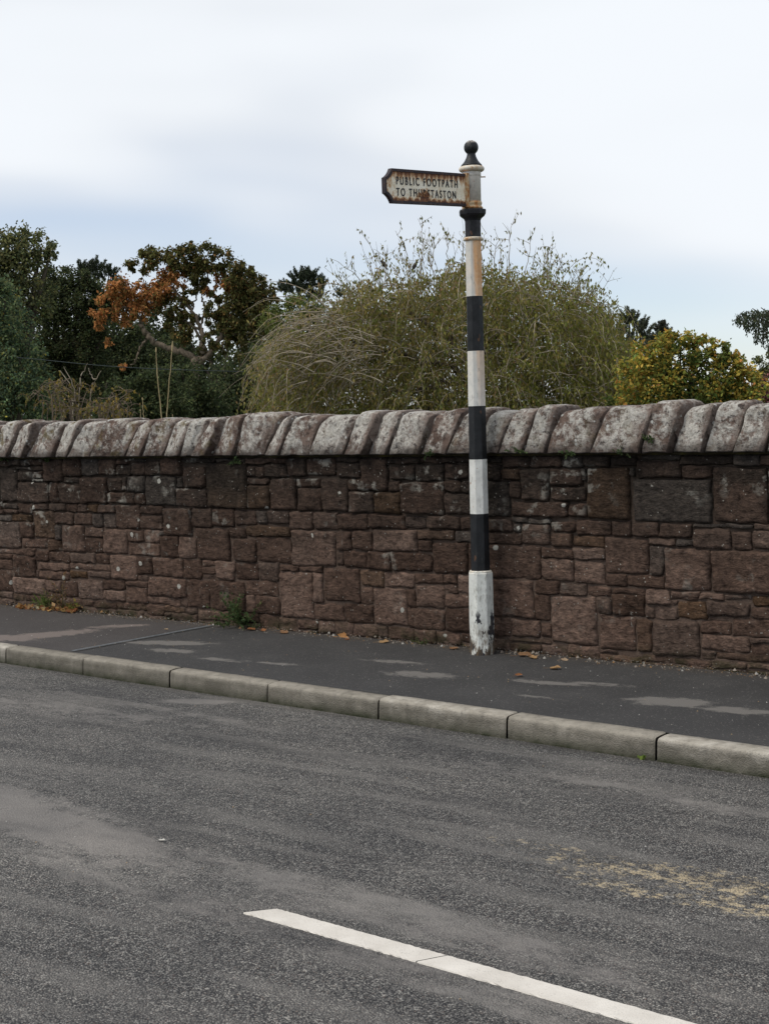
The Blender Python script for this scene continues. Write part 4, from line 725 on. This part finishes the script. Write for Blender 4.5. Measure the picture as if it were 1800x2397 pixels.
for k in range(150):                         # upright shoots along the top
    u0 = rng.uniform(860, 1440) if k % 5 else rng.uniform(740, 900); tv_ = top_v(u0); tallk = math.exp(-((u0-1090)/230)**2)
    dep = d0+rng.uniform(-1, 1); P = [np.array(at(u0, tv_+35, dep))]; dr = unit(np.array(R0)*((u0-1060)/700+rng.normal()*.22)+np.array([0, 0, 1])); L = (.30+rng.uniform(0, .55)*(.35+tallk))*(1.15 if k % 7 == 0 else .85)
    for q in range(9): dr = unit(dr+rng.normal(size=3)*.12+np.array([0, 0, .03])); P.append(P[-1]+dr*L/9)
    P = np.array(P); tl.append(P); tr.append(np.linspace(.0055, .0018, 10))
    for b_ in range(rng.integers(1, 4)):
        i = rng.integers(3, 8); dd_ = unit(dr+rng.normal(size=3)*.7+np.array([0, 0, .3])); q_ = [P[i]]
        for s in range(5): dd_ = unit(dd_+rng.normal(size=3)*.12); q_.append(q_[-1]+dd_*L*.06)
        tl.append(np.array(q_)); tr.append(np.linspace(.0032, .0015, 6)); nl = int(rng.uniform(1, 5)); lc.append(np.array(q_)[rng.integers(2, 6, nl)]+rng.normal(size=(nl, 3))*.012); ld.append(np.tile([0, 0, -1.0], (nl, 1))+rng.normal(size=(nl, 3))*.4); lw.append(rng.uniform(.035, .06, nl))
    bare = u0 > 1380
    nl = 0 if bare else int(rng.uniform(4, 16)); i = np.minimum(9, (rng.uniform(0, 1, nl)**1.3*10).astype(int)); lc.append(P[i]+rng.normal(size=(nl, 3))*.018); ld.append(np.tile([0, 0, -1.0], (nl, 1))+rng.normal(size=(nl, 3))*.5); lw.append(rng.uniform(.035, .065, nl))
V, Q = tubes(tl, tr, 3); tw = quads('twigs', V, Q, m_twig, e); tw['kind'] = 'stuff'
LC = np.concatenate(lc); LW = np.concatenate(lw); LD = np.concatenate(ld); sd_ = (LC-np.array(at(1130, 800, d0))) @ np.array(R0)+rng.normal(size=len(LC))*.6      # the right half is greener
for msk, pal in ((sd_ < 0, WEP), (sd_ >= 0, [(.195, .190, .048, 3), (.235, .22, .062, 3), (.140, .150, .042, 2.5), (.25, .19, .07, .8)])): parts.append(blades(LC[msk], LW[msk], .42, LD[msk], pal))
V, Q, C = join(parts); quads('crown', V, Q, m_leaf, e, col=C)
# right hand side
tree('yellowing_bush', 'rounded bush of green leaves turning golden yellow behind the wall at right', 'bush', 1600, [(1512, 830, 42, YEL), (1490, 870, 45, YEL), (1555, 805, 34, YEL), (1590, 800, 26, YEL), (1630, 795, 30, YEL), (1660, 812, 24, YEL), (1600, 850, 55, YGR), (1560, 880, 55, YEL), (1540, 935, 55), (1470, 925, 40, YEL), (1610, 920, 60, YGR), (1690, 830, 34, YGR), (1715, 850, 32, YEL), (1680, 890, 55), (1740, 885, 40, YEL), (1762, 905, 28, YEL), (1660, 950, 55, YEL), (1735, 945, 48, YEL), (1570, 970, 50), (1445, 960, 35, YGR)], 17, 9.5, YEL[:2]+YGR, cover=4.6, wr=.6, clump=.18, fuzz=.16, r0=.05)
tree('low_bush', 'dull green bush between the twiggy tree and the yellowing bush', 'bush', 1410, [(1400, 920, 50), (1430, 880, 40), (1450, 840, 30), (1380, 960, 45), (1430, 950, 40)], 22, 7, YGR[:3]+[(.08, .07, .03, 2)], cover=2.8, r0=.05)
tree('red_bush', 'dark reddish bush at the right edge behind the yellowing bush', 'bush', 1800, [(1800, 905, 34), (1790, 950, 40), (1840, 920, 50)], 21, 6, RED, cover=3.2, r0=.05)
tree('round_bush', 'dark green rounded bush at the right edge beneath the hanging birch', 'bush', 1805, [(1795, 848, 30), (1825, 850, 40), (1780, 868, 20), (1830, 890, 50)], 28, 6, DK+[(.055, .075, .030, 3)], cover=3.2, r0=.05)
d1 = 30.; g = Vector(at(1900, 980, d1)); g.z = 0; e = empty('birch_tree', g); tag(e, 'birch tree at the right edge with hanging leafy strands against the sky', 'tree', None)
tl = []; tr = []; lc = []; ld = []; lw = []
tl.append(smooth_line([g, Vector(at(1905, 880, d1)), Vector(at(1890, 780, d1)), Vector(at(1880, 690, d1))], 16)); tr.append(np.linspace(.14, .05, 16))
for (u, v) in ((1745, 728), (1760, 722), (1780, 720), (1800, 724), (1820, 715), (1850, 700), (1730, 735), (1900, 690), (1775, 735), (1795, 745)):
    tl.append(smooth_line([Vector(at(1890, 790, d1)), Vector(at((1890+u)/2, (770+v)/2+14, d1)), Vector(at(u, v, d1))], 10)); tr.append(np.linspace(.03, .008, 10))
for k in range(170):
    u = 1722+rng.uniform(0, 1)**.8*200; v = 738-12*rng.uniform(0, 1)+max(0, (1760-u))*.25; Lpx = 15+(u-1722)*rng.uniform(.35, 1.2)
    Lpx = min(Lpx, 130); dd_ = d1+rng.uniform(-.8, .8); ln = smooth_line([Vector(at(u, v, dd_)), Vector(at(u-rng.uniform(-3, 6), v+Lpx*.5, dd_)), Vector(at(u-rng.uniform(-6, 8), v+Lpx, dd_))], 8, .01); tl.append(ln); tr.append(np.linspace(.005, .002, 8))
    nl = int(Lpx*.55)+4; s = rng.uniform(0, 1, nl)*7; i = s.astype(int).clip(0, 6); lc.append(ln[i]+(ln[i+1]-ln[i])*(s-i)[:, None]+rng.normal(size=(nl, 3))*.022); ld.append(np.tile([0, 0, -1.], (nl, 1))+rng.normal(size=(nl, 3))*.45); lw.append(rng.uniform(.05, .085, nl))
V, Q = tubes(tl, tr, 4); quads('trunk', V, Q, m_bark, e, True)
V, Q, C = blades(np.concatenate(lc), np.concatenate(lw), .42, np.concatenate(ld), [(.060, .078, .045, 3), (.085, .100, .055, 2), (.040, .052, .034, 2)]); quads('crown', V, Q, m_leaf, e, col=C)
# ================================================================ small things
def fallen_leaf(label, x, y, z, size, rot, tilt, colr, lobed=True, k=0):
    """a curled dry leaf with notched outline, midrib fold and stalk"""
    r2 = random.Random(k*7+3); pts = []; m = 14
    for i in range(m):
        a = 2*math.pi*i/m; rr = (.62+.38*abs(math.cos(a*2.5))) if lobed else 1; rr *= 1+r2.uniform(-.12, .12)
        pts.append((math.cos(a)*rr*size*.5, math.sin(a)*rr*size*.34))
    V = []; M = Matrix.Translation((x, y, z)) @ Matrix.Rotation(rot, 4, 'Z') @ Matrix.Rotation(tilt, 4, 'X')
    def lift(px_, py_): return .9*abs(py_)*.5+.6*(px_/size)**2*size*.5+.04*size*math.sin(px_*60+k)
    for px_, py_ in [(0, 0)]+[(a*.55, b*.55) for a, b in pts]+pts: V.append(M @ Vector((px_, py_, lift(px_, py_)+.003)))
    fs = [(0, 1+i, 1+(i+1) % m) for i in range(m)]+[(1+i, 1+m+i, 1+m+(i+1) % m, 1+(i+1) % m) for i in range(m)]
    o = len(V); w = size*.02
    for sx in (.45, .85):
        for sy in (-w, w): V.append(M @ Vector((-size*sx, sy, lift(-size*.45, 0)*(1.2-sx)+.004)))
    fs.append((o, o+1, o+3, o+2))
    mm, n = mat('dry_leaf'); p = n.pos(); n.out(n.ramp(n.noise(p, 90, 4), [(.3, tuple(c*.6 for c in colr)), (.7, colr)]), .7, None, .2, 0, .2)
    return tag(mesh('fallen_leaf', V, fs, mm, None, True, (x, y, z)), label, 'leaf', 'fallen leaves on the pavement')
TAN, ORG, BRO = (.34, .21, .10), (.28, .12, .05), (.22, .12, .06)
for i, (lab, x, y, s, rt, tl, c) in enumerate([
        ('tan dry leaf out on the dark pavement right of the signpost', -4.94, 7.77, .12, .3, .1, TAN),
        ('small orange leaf lying alone on the dark pavement in front of the signpost', -5.01, 7.47, .075, 1.2, .25, ORG),
        ('large curled brown leaf against the wall foot just right of the signpost', -5.36, 8.07, .15, .5, .2, BRO),
        ('broad tan leaf overlapping the curled brown leaf right of the signpost', -5.27, 8.03, .11, -.4, .1, TAN),
        ('pale crumpled leaf at the wall foot further right of the signpost', -5.05, 8.06, .08, .9, .4, (.45, .33, .22)),
        ('curled brown leaf on the grit just left of the signpost base', -5.95, 8.08, .11, .2, .15, BRO),
        ('tan pointed leaf by the wall between the green weed and the signpost', -6.56, 8.08, .12, .5, .3, TAN),
        ('dry oak leaf caught low on the wall left of the signpost', -6.98, 8.135, .14, .1, 1.1, (.45, .22, .08)),
        ('orange brown leaf right beneath the green weed', -7.86, 8.08, .12, .2, .15, ORG),
        ('second orange brown leaf just right of the one beneath the weed', -7.74, 8.09, .10, -.3, .2, ORG),
        ('reddish dry leaf right of the pair beneath the green weed', -7.52, 8.08, .13, .1, .2, BRO),
        ('tiny pale leaf on the pavement beyond the sealed joint', -8.50, 7.80, .05, .6, .1, (.45, .33, .2)),
        ('orange leaf fragment on the pavement left of the leaf by the wall', -6.88, 8.06, .06, .6, .1, ORG),
        ('small white paper like leaf on the road left of the centre line', -4.63, 4.17, .05, .4, .05, (.62, .60, .55))]):
    fallen_leaf(lab, x, y, .010 if y > 6 else -.119, s*.74, rt, tl, c, True, i)
# the wedge of soil, grit and leaf crumbs along the foot of the wall
pr = []; cc = []
m_bits, n = mat('grit'); n.out(n.attr('col'), .9, None, .2)
k = 2600; x = rng.uniform(-12.5, -2.5, k); y = D-.008-np.abs(rng.normal(size=k))*.055; sz = rng.uniform(.002, .0055, k)*(1+2.2*(rng.random(k) > .96)); z = .012+.025*np.exp(-(D-y)/.03)
cs = np.array([(.10, .085, .07), (.18, .155, .13), (.22, .19, .16), (.22, .13, .06), (.05, .045, .04), (.26, .25, .23)])[rng.integers(0, 6, k)]
V = np.array([(1, 0, -.3), (-.5, .9, -.3), (-.5, -.9, -.3), (0, .1, .8)])[None]*sz[:, None, None]; rz = rng.uniform(0, 6.28, k); co, si = np.cos(rz)[:, None], np.sin(rz)[:, None]
V = np.stack([V[..., 0]*co-V[..., 1]*si, V[..., 0]*si+V[..., 1]*co, V[..., 2]], -1)+np.stack([x, y, z], -1)[:, None]
T = (np.arange(k)*4)[:, None, None]+np.array([(0, 1, 3), (1, 2, 3), (2, 0, 3)])[None]
tag(quads('grit', V.reshape(-1, 3), T.reshape(-1, 3), m_bits, None, col=np.repeat(cs, 4, 0)), 'loose grit and leaf crumbs along the foot of the wall', 'grit', kind='stuff')
k = 420; x = rng.uniform(-11, -2.4, k); y = np.array([rng.uniform(kerb_y(q)+.2, 8.0) for q in x]); far = rng.random(k) > .7; y = np.where(far, np.array([rng.uniform(3.5, kerb_y(q)-.02) for q in x]), y); z = np.where(far, -.117, .006+.004)
sz = rng.uniform(.002, .005, k); cs = np.array([(.30, .28, .25), (.40, .39, .37), (.12, .11, .10), (.28, .2, .12)])[rng.integers(0, 4, k)]
V = np.array([(1, 0, -.3), (-.5, .9, -.3), (-.5, -.9, -.3), (0, .1, .7)])[None]*sz[:, None, None]+np.stack([x, y, z], -1)[:, None]
T = (np.arange(k)*4)[:, None, None]+np.array([(0, 1, 3), (1, 2, 3), (2, 0, 3)])[None]
tag(quads('loose_stones', V.reshape(-1, 3), T.reshape(-1, 3), m_bits, None, col=np.repeat(cs, 4, 0)), 'scattered tiny loose stones on the pavement and road', 'stones', kind='stuff')
# ---- weeds
def weed(name, label, cat, base, stems, leafL, pal, n_leaf, wr=.45, spread=.35, hgt=.25, group=None, stem_r=.0022, droop=.05, lean=(0, -.35, 0)):
    e = empty(name, base); tag(e, label, cat, group); b = np.array(base); tl = []; tr = []; lc = []; ld = []
    for i in range(stems):
        dr = unit(np.array([rng.normal()*spread, -abs(rng.normal())*spread*.5, 1.0])+np.array(lean)*rng.uniform(.2, 1)); P = [b+np.array([rng.normal()*.02, 0, -.01])]; L = hgt*rng.uniform(.5, 1.1)
        for q in range(8): dr = unit(dr+rng.normal(size=3)*.16+np.array([0, 0, -droop])); P.append(P[-1]+dr*L/8)
        P = np.array(P); P[:, 1] = np.minimum(P[:, 1], D-.012); P[:, 2] = np.maximum(P[:, 2], -.02+b[2]*.9); tl.append(P); tr.append(np.linspace(stem_r, stem_r*.4, 9))
        s = rng.uniform(.15, 1, n_leaf)*8; j = s.astype(int).clip(0, 7); q = P[j]+(P[j+1]-P[j])*(s-j)[:, None]; dd = rng.normal(size=(n_leaf, 3))*.8+(P[j+1]-P[j])/np.linalg.norm(P[1]-P[0]); dd = unit(dd)
        lc.append(q+dd*leafL*.5); ld.append(dd)
    V, Q = tubes(tl, tr, 4); quads('stems', V, Q, m_weed_stem, e)['kind'] = 'stuff'
    C = np.concatenate(lc); C[:, 1] = np.minimum(C[:, 1], D-.02)
    V, Q, cl = blades(C, leafL*rng.uniform(.6, 1.3, len(C)), wr, np.concatenate(ld), pal); quads('leaves', V, Q, m_leaf, e, col=cl)['kind'] = 'stuff'
    return e
m_weed_stem = bark_mat('weed_stem', (.06, .07, .03), (.14, .13, .06))
WG = [(.060, .095, .035, 3), (.085, .130, .050, 3), (.045, .070, .030, 2), (.12, .15, .06, 1)]
weed('green_weed', 'bushy green weed growing from the foot of the wall', 'weed', (-8.02, 8.15, .04), 34, .026, WG, 26, .5, .62, .30)
weed('trailing_weed', 'thin trailing end of greenery low at the left of the bushy green weed', 'weed', (-8.20, 8.14, .012), 7, .016, WG, 16, .5, .7, .14)
weed('grass_tuft', 'small bright green grass tuft at the wall foot near the left edge', 'grass', (-10.40, 8.15, .03), 26, .085, [(.09, .15, .03, 2), (.13, .19, .045, 2), (.16, .17, .06, 1)], 3, .09, .35, .14)
weed('dead_weed', 'dry brown weed stalks standing against the wall by the grass tuft', 'weed', (-10.17, 8.15, .02), 18, .022, [(.22, .13, .06, 2), (.16, .09, .045, 2), (.28, .18, .09, 1)], 10, .4, .34, .36)
weed('yellow_weed', 'low yellow green weed at the right of the dry brown stalks', 'weed', (-10.03, 8.14, .02), 10, .035, [(.16, .15, .04, 2), (.22, .17, .05, 2), (.10, .12, .03, 1)], 8, .5, .55, .10)
for i, (lab, x) in enumerate([('heap of tan dead leaves at the wall foot left of the grass tuft', -10.62), ('heap of orange dead leaves at the wall foot in front of the grass tuft', -10.36), ('heap of brown dead leaves at the wall foot right of the dry stalks', -10.08)]):
    e_ = empty('leaf_heap', (x, 8.12, .01)); tag(e_, lab, 'leaf heap', 'heaps of dead leaves by the wall'); m_ = 26
    C = np.array([x, 8.10, .030])+rng.normal(size=(m_, 3))*np.array([.085, .022, .012]); C[:, 1] = np.minimum(C[:, 1], D-.02); C[:, 2] = np.maximum(C[:, 2], .016)
    V, Q, cl = blades(C, rng.uniform(.05, .09, m_), .55, rng.normal(size=(m_, 3))*np.array([1, .6, .3]), [(.34, .20, .085, 3), (.42, .26, .12, 2), (.28, .12, .05, 2), (.40, .33, .2, 1)]); q_ = quads('leaves', V, Q, m_leaf, e_, col=cl); q_['kind'] = 'stuff'
for i, (lab, x, z, s) in enumerate([('small fern under the wide coping stone right of centre', -4.62, 1.345, .07), ('tiny fern under the coping joint right of the signpost', -5.00, 1.345, .055), ('little green plant in the coping joint beside the signpost', -5.40, 1.365, .06), ('fern tuft below the coping left of the signpost', -6.10, 1.345, .05),
        ('wall plant hanging in the top course left of centre', -8.05, 1.29, .09), ('small plant in the joint at the right coping stones', -4.44, 1.43, .05), ('tiny wall plant under the left coping stones', -10.30, 1.32, .06), ('green sprig in the upper wall joint at far left', -10.9, 1.33, .05)]):
    weed('wall_fern', lab, 'fern', (x, D-.066 if z > 1.33 else D-.01, z), 9, .020, WG, 10, .5, .9, s, 'ferns in the wall joints', .0012, .12, (0, -.8, 0))
weed('kerb_weed', 'two round green leaves of a seedling at the foot of the kerb', 'weed', (-3.585, kerb_y(-3.585)-.008, -.118), 3, .026, [(.14, .22, .045, 2), (.20, .26, .07, 1)], 2, .85, .5, .03)
weed('base_moss', 'low green moss and sprigs at the wall foot left of the signpost', 'weed', (-6.28, 8.15, .02), 12, .012, WG, 10, .5, 1.3, .08)
# ---- dry canes behind the wall
m_cane = bark_mat('dry_cane', (.24, .19, .10), (.36, .29, .16))
def canes(label, spec, d, group='dry canes behind the wall'):
    for lab, pts, r in spec:
        P = smooth_line([at(u, v, d) for u, v in pts], 14, .002); b = P[-1].copy(); b[2] = 0; P = np.concatenate([P, [b]]); V, Q = tubes([P[::-1]], [np.linspace(r, r*.6, len(P))], 6)
        hd = P[:3]; V2, Q2 = tubes([hd], [np.array([r*.5, r*1.6, r*1.2])], 5)
        e_ = empty('dry_cane', b); tag(e_, lab, 'cane', group); quads('stem', V, Q, m_cane, e_, True); quads('seed_head', V2, Q2, m_cane, e_, True)
canes('', [('tall dry cane behind the wall, left one of the crossing pair', [(366, 812), (367, 850), (373, 920), (381, 990)], .0055), ('tallest dry cane behind the wall, right one of the crossing pair', [(405, 798), (400, 860), (394, 930), (390, 990)], .006), ('short dry cane left of the tall crossing pair', [(334, 930), (336, 960), (337, 995)], .004), ('shortest dry stub left of the tall crossing pair', [(329, 958), (332, 995)], .0035), ('small dry stub right of the tall crossing pair', [(405, 970), (406, 995)], .003)], 13.6)
# ---- dead twiggy shrub with a few yellow leaves
def twig_shrub(label, u0, width, top, d, n_, leaves, pale):
    g_ = Vector(at(u0, 980, d)); g_.z = 0; e_ = empty('dead_shrub', g_); tag(e_, label, 'shrub', 'leafless shrubs just behind the wall'); tl = []; tr = []; lc = []
    for k in range(n_):
        uu = u0+rng.normal()*width*.22; dep = d+rng.normal()*.25; h = rng.uniform(.3, 1); P = [np.array(at(uu, 1000, dep)), np.array(at(uu+rng.normal()*8, 1000-(1000-top)*h*.7, dep))]; c = np.array(at(uu+rng.normal()*width*.28, 1000-(1000-top)*h, dep)); P += [c, np.array(at(uu+rng.choice([-1, 1])*rng.uniform(.2, .5)*width, 1000-(1000-top)*h*rng.uniform(.45, .9), dep))]
        ln = smooth_line(P, 14, .010); tl.append(ln); tr.append(np.linspace(.006, .0024, 14))
        for b_ in range(4):
            i = rng.integers(5, 13); q = [ln[i]]; dd = unit(rng.normal(size=3)+np.array([0, 0, .1]))
            for s_ in range(6): dd = unit(dd+np.array([0, 0, -.22])+rng.normal(size=3)*.15); q.append(q[-1]+dd*.028)
            tl.append(np.array(q)); tr.append(np.linspace(.004, .002, 7)); lc.append(np.array(q)[rng.integers(2, 7, leaves)])
    g0 = np.array(g_); tl.append(np.array([g0, g0+[0, 0, .3], g0+[.03, 0, .7]])); tr.append(np.array([.03, .025, .02]))
    V, Q = tubes(tl, tr, 4); quads('twigs', V, Q, m_twig if pale else m_oldb, e_)['kind'] = 'stuff'
    C = np.concatenate(lc)
    V, Q, cl = blades(C, rng.uniform(.03, .055, len(C)), .5, np.tile([0, 0, -1.], (len(C), 1))+rng.normal(size=(len(C), 3))*.5, [(.30, .22, .05, 2), (.20, .16, .05, 2), (.12, .11, .035, 2)]); quads('leaves', V, Q, m_leaf, e_, col=cl)
twig_shrub('pale tangled leafless shrub behind the wall near the left edge', 160, 130, 885, 14.8, 20, 6, False)
twig_shrub('arching twiggy shrub with a few yellow leaves behind the wall left of the dry canes', 262, 80, 912, 14.4, 16, 6, False)
tw_ = []; rr_ = []
g_ = Vector(at(195, 980, 15.6)); g_.z = 0; e_ = empty('bare_sapling', g_); tag(e_, 'thin forked bare stems rising behind the tangled shrub at the left', 'sapling')
for pts in ([(172, 985), (170, 910), (150, 880), (138, 868)], [(172, 940), (175, 915), (168, 890), (150, 858)], [(212, 985), (213, 915), (225, 890), (238, 868)], [(186, 985), (188, 900), (196, 870), (206, 850)], [(225, 890), (215, 880), (208, 862)]):
    tw_.append(smooth_line([at(u, v, 15.6) for u, v in pts], 12, .006)); rr_.append(np.linspace(.009, .003, 12))
V, Q = tubes(tw_, rr_, 4); quads('stems', V, Q, m_twig, e_)
# ---- overhead cable
m_cab, n = mat('cable'); n.out((.03, .04, .04), .5)
P = smooth_line([at(40, 837, 24), at(88, 841, 24), at(240, 856, 24), at(400, 865, 24), at(625, 871, 24), at(760, 873, 24)], 40)
V, Q = tubes([P], [np.full(40, .006)], 5); tag(quads('overhead_cable', V, Q, m_cab, None, True), 'thin dark overhead cable crossing in front of the dark trees', 'cable')
# ---- two small birds in the shoots
m_bird, n = mat('dark_feathers'); n.out((.022, .018, .017), .6)
def bird(label, u, v, d, face):
    c = at(u, v, d); e_ = empty('bird', c); tag(e_, label, 'bird', 'small birds perched in the shoots'); V = []; fs = []
    ax = (R0*face*.45+Vector((0, 0, .9))).normalized(); sd_ = Vector((F.x, F.y, 0)).normalized(); up = ax.cross(sd_)
    prof_ = [(-.085, .006, 0), (-.055, .009, 0), (-.040, .018, 0), (-.018, .028, 0), (.008, .029, .002), (.026, .022, .004), (.034, .018, .006), (.045, .019, .008), (.056, .013, .010), (.060, .004, .012)]
    for t, r, o_ in prof_:
        for k in range(10): a = k*math.pi/5; V.append(c+ax*t+R0*face*o_+sd_*(r*math.cos(a))+up*(r*math.sin(a)))
    for i in range(len(prof_)-1):
        for k in range(10): fs.append((i*10+k, i*10+(k+1) % 10, (i+1)*10+(k+1) % 10, (i+1)*10+k))
    b = mesh('body', V, fs, m_bird, e_, True); h = c+ax*.046+R0*face*.012
    V = [h+Vector((0, 0, .005)), h+Vector((0, 0, -.005)), h+sd_*.005, h-sd_*.005, h+R0*face*.034+Vector((0, 0, -.002))]
    mesh('beak', V, [(0, 2, 4), (2, 1, 4), (1, 3, 4), (3, 0, 4)], m_bird, e_)
bird('small dark bird perched at the top left of the twiggy tree', 899, 618, 19.6, -1)
bird('small dark bird perched among the shoots left of the post', 970, 622, 19.6, 1)
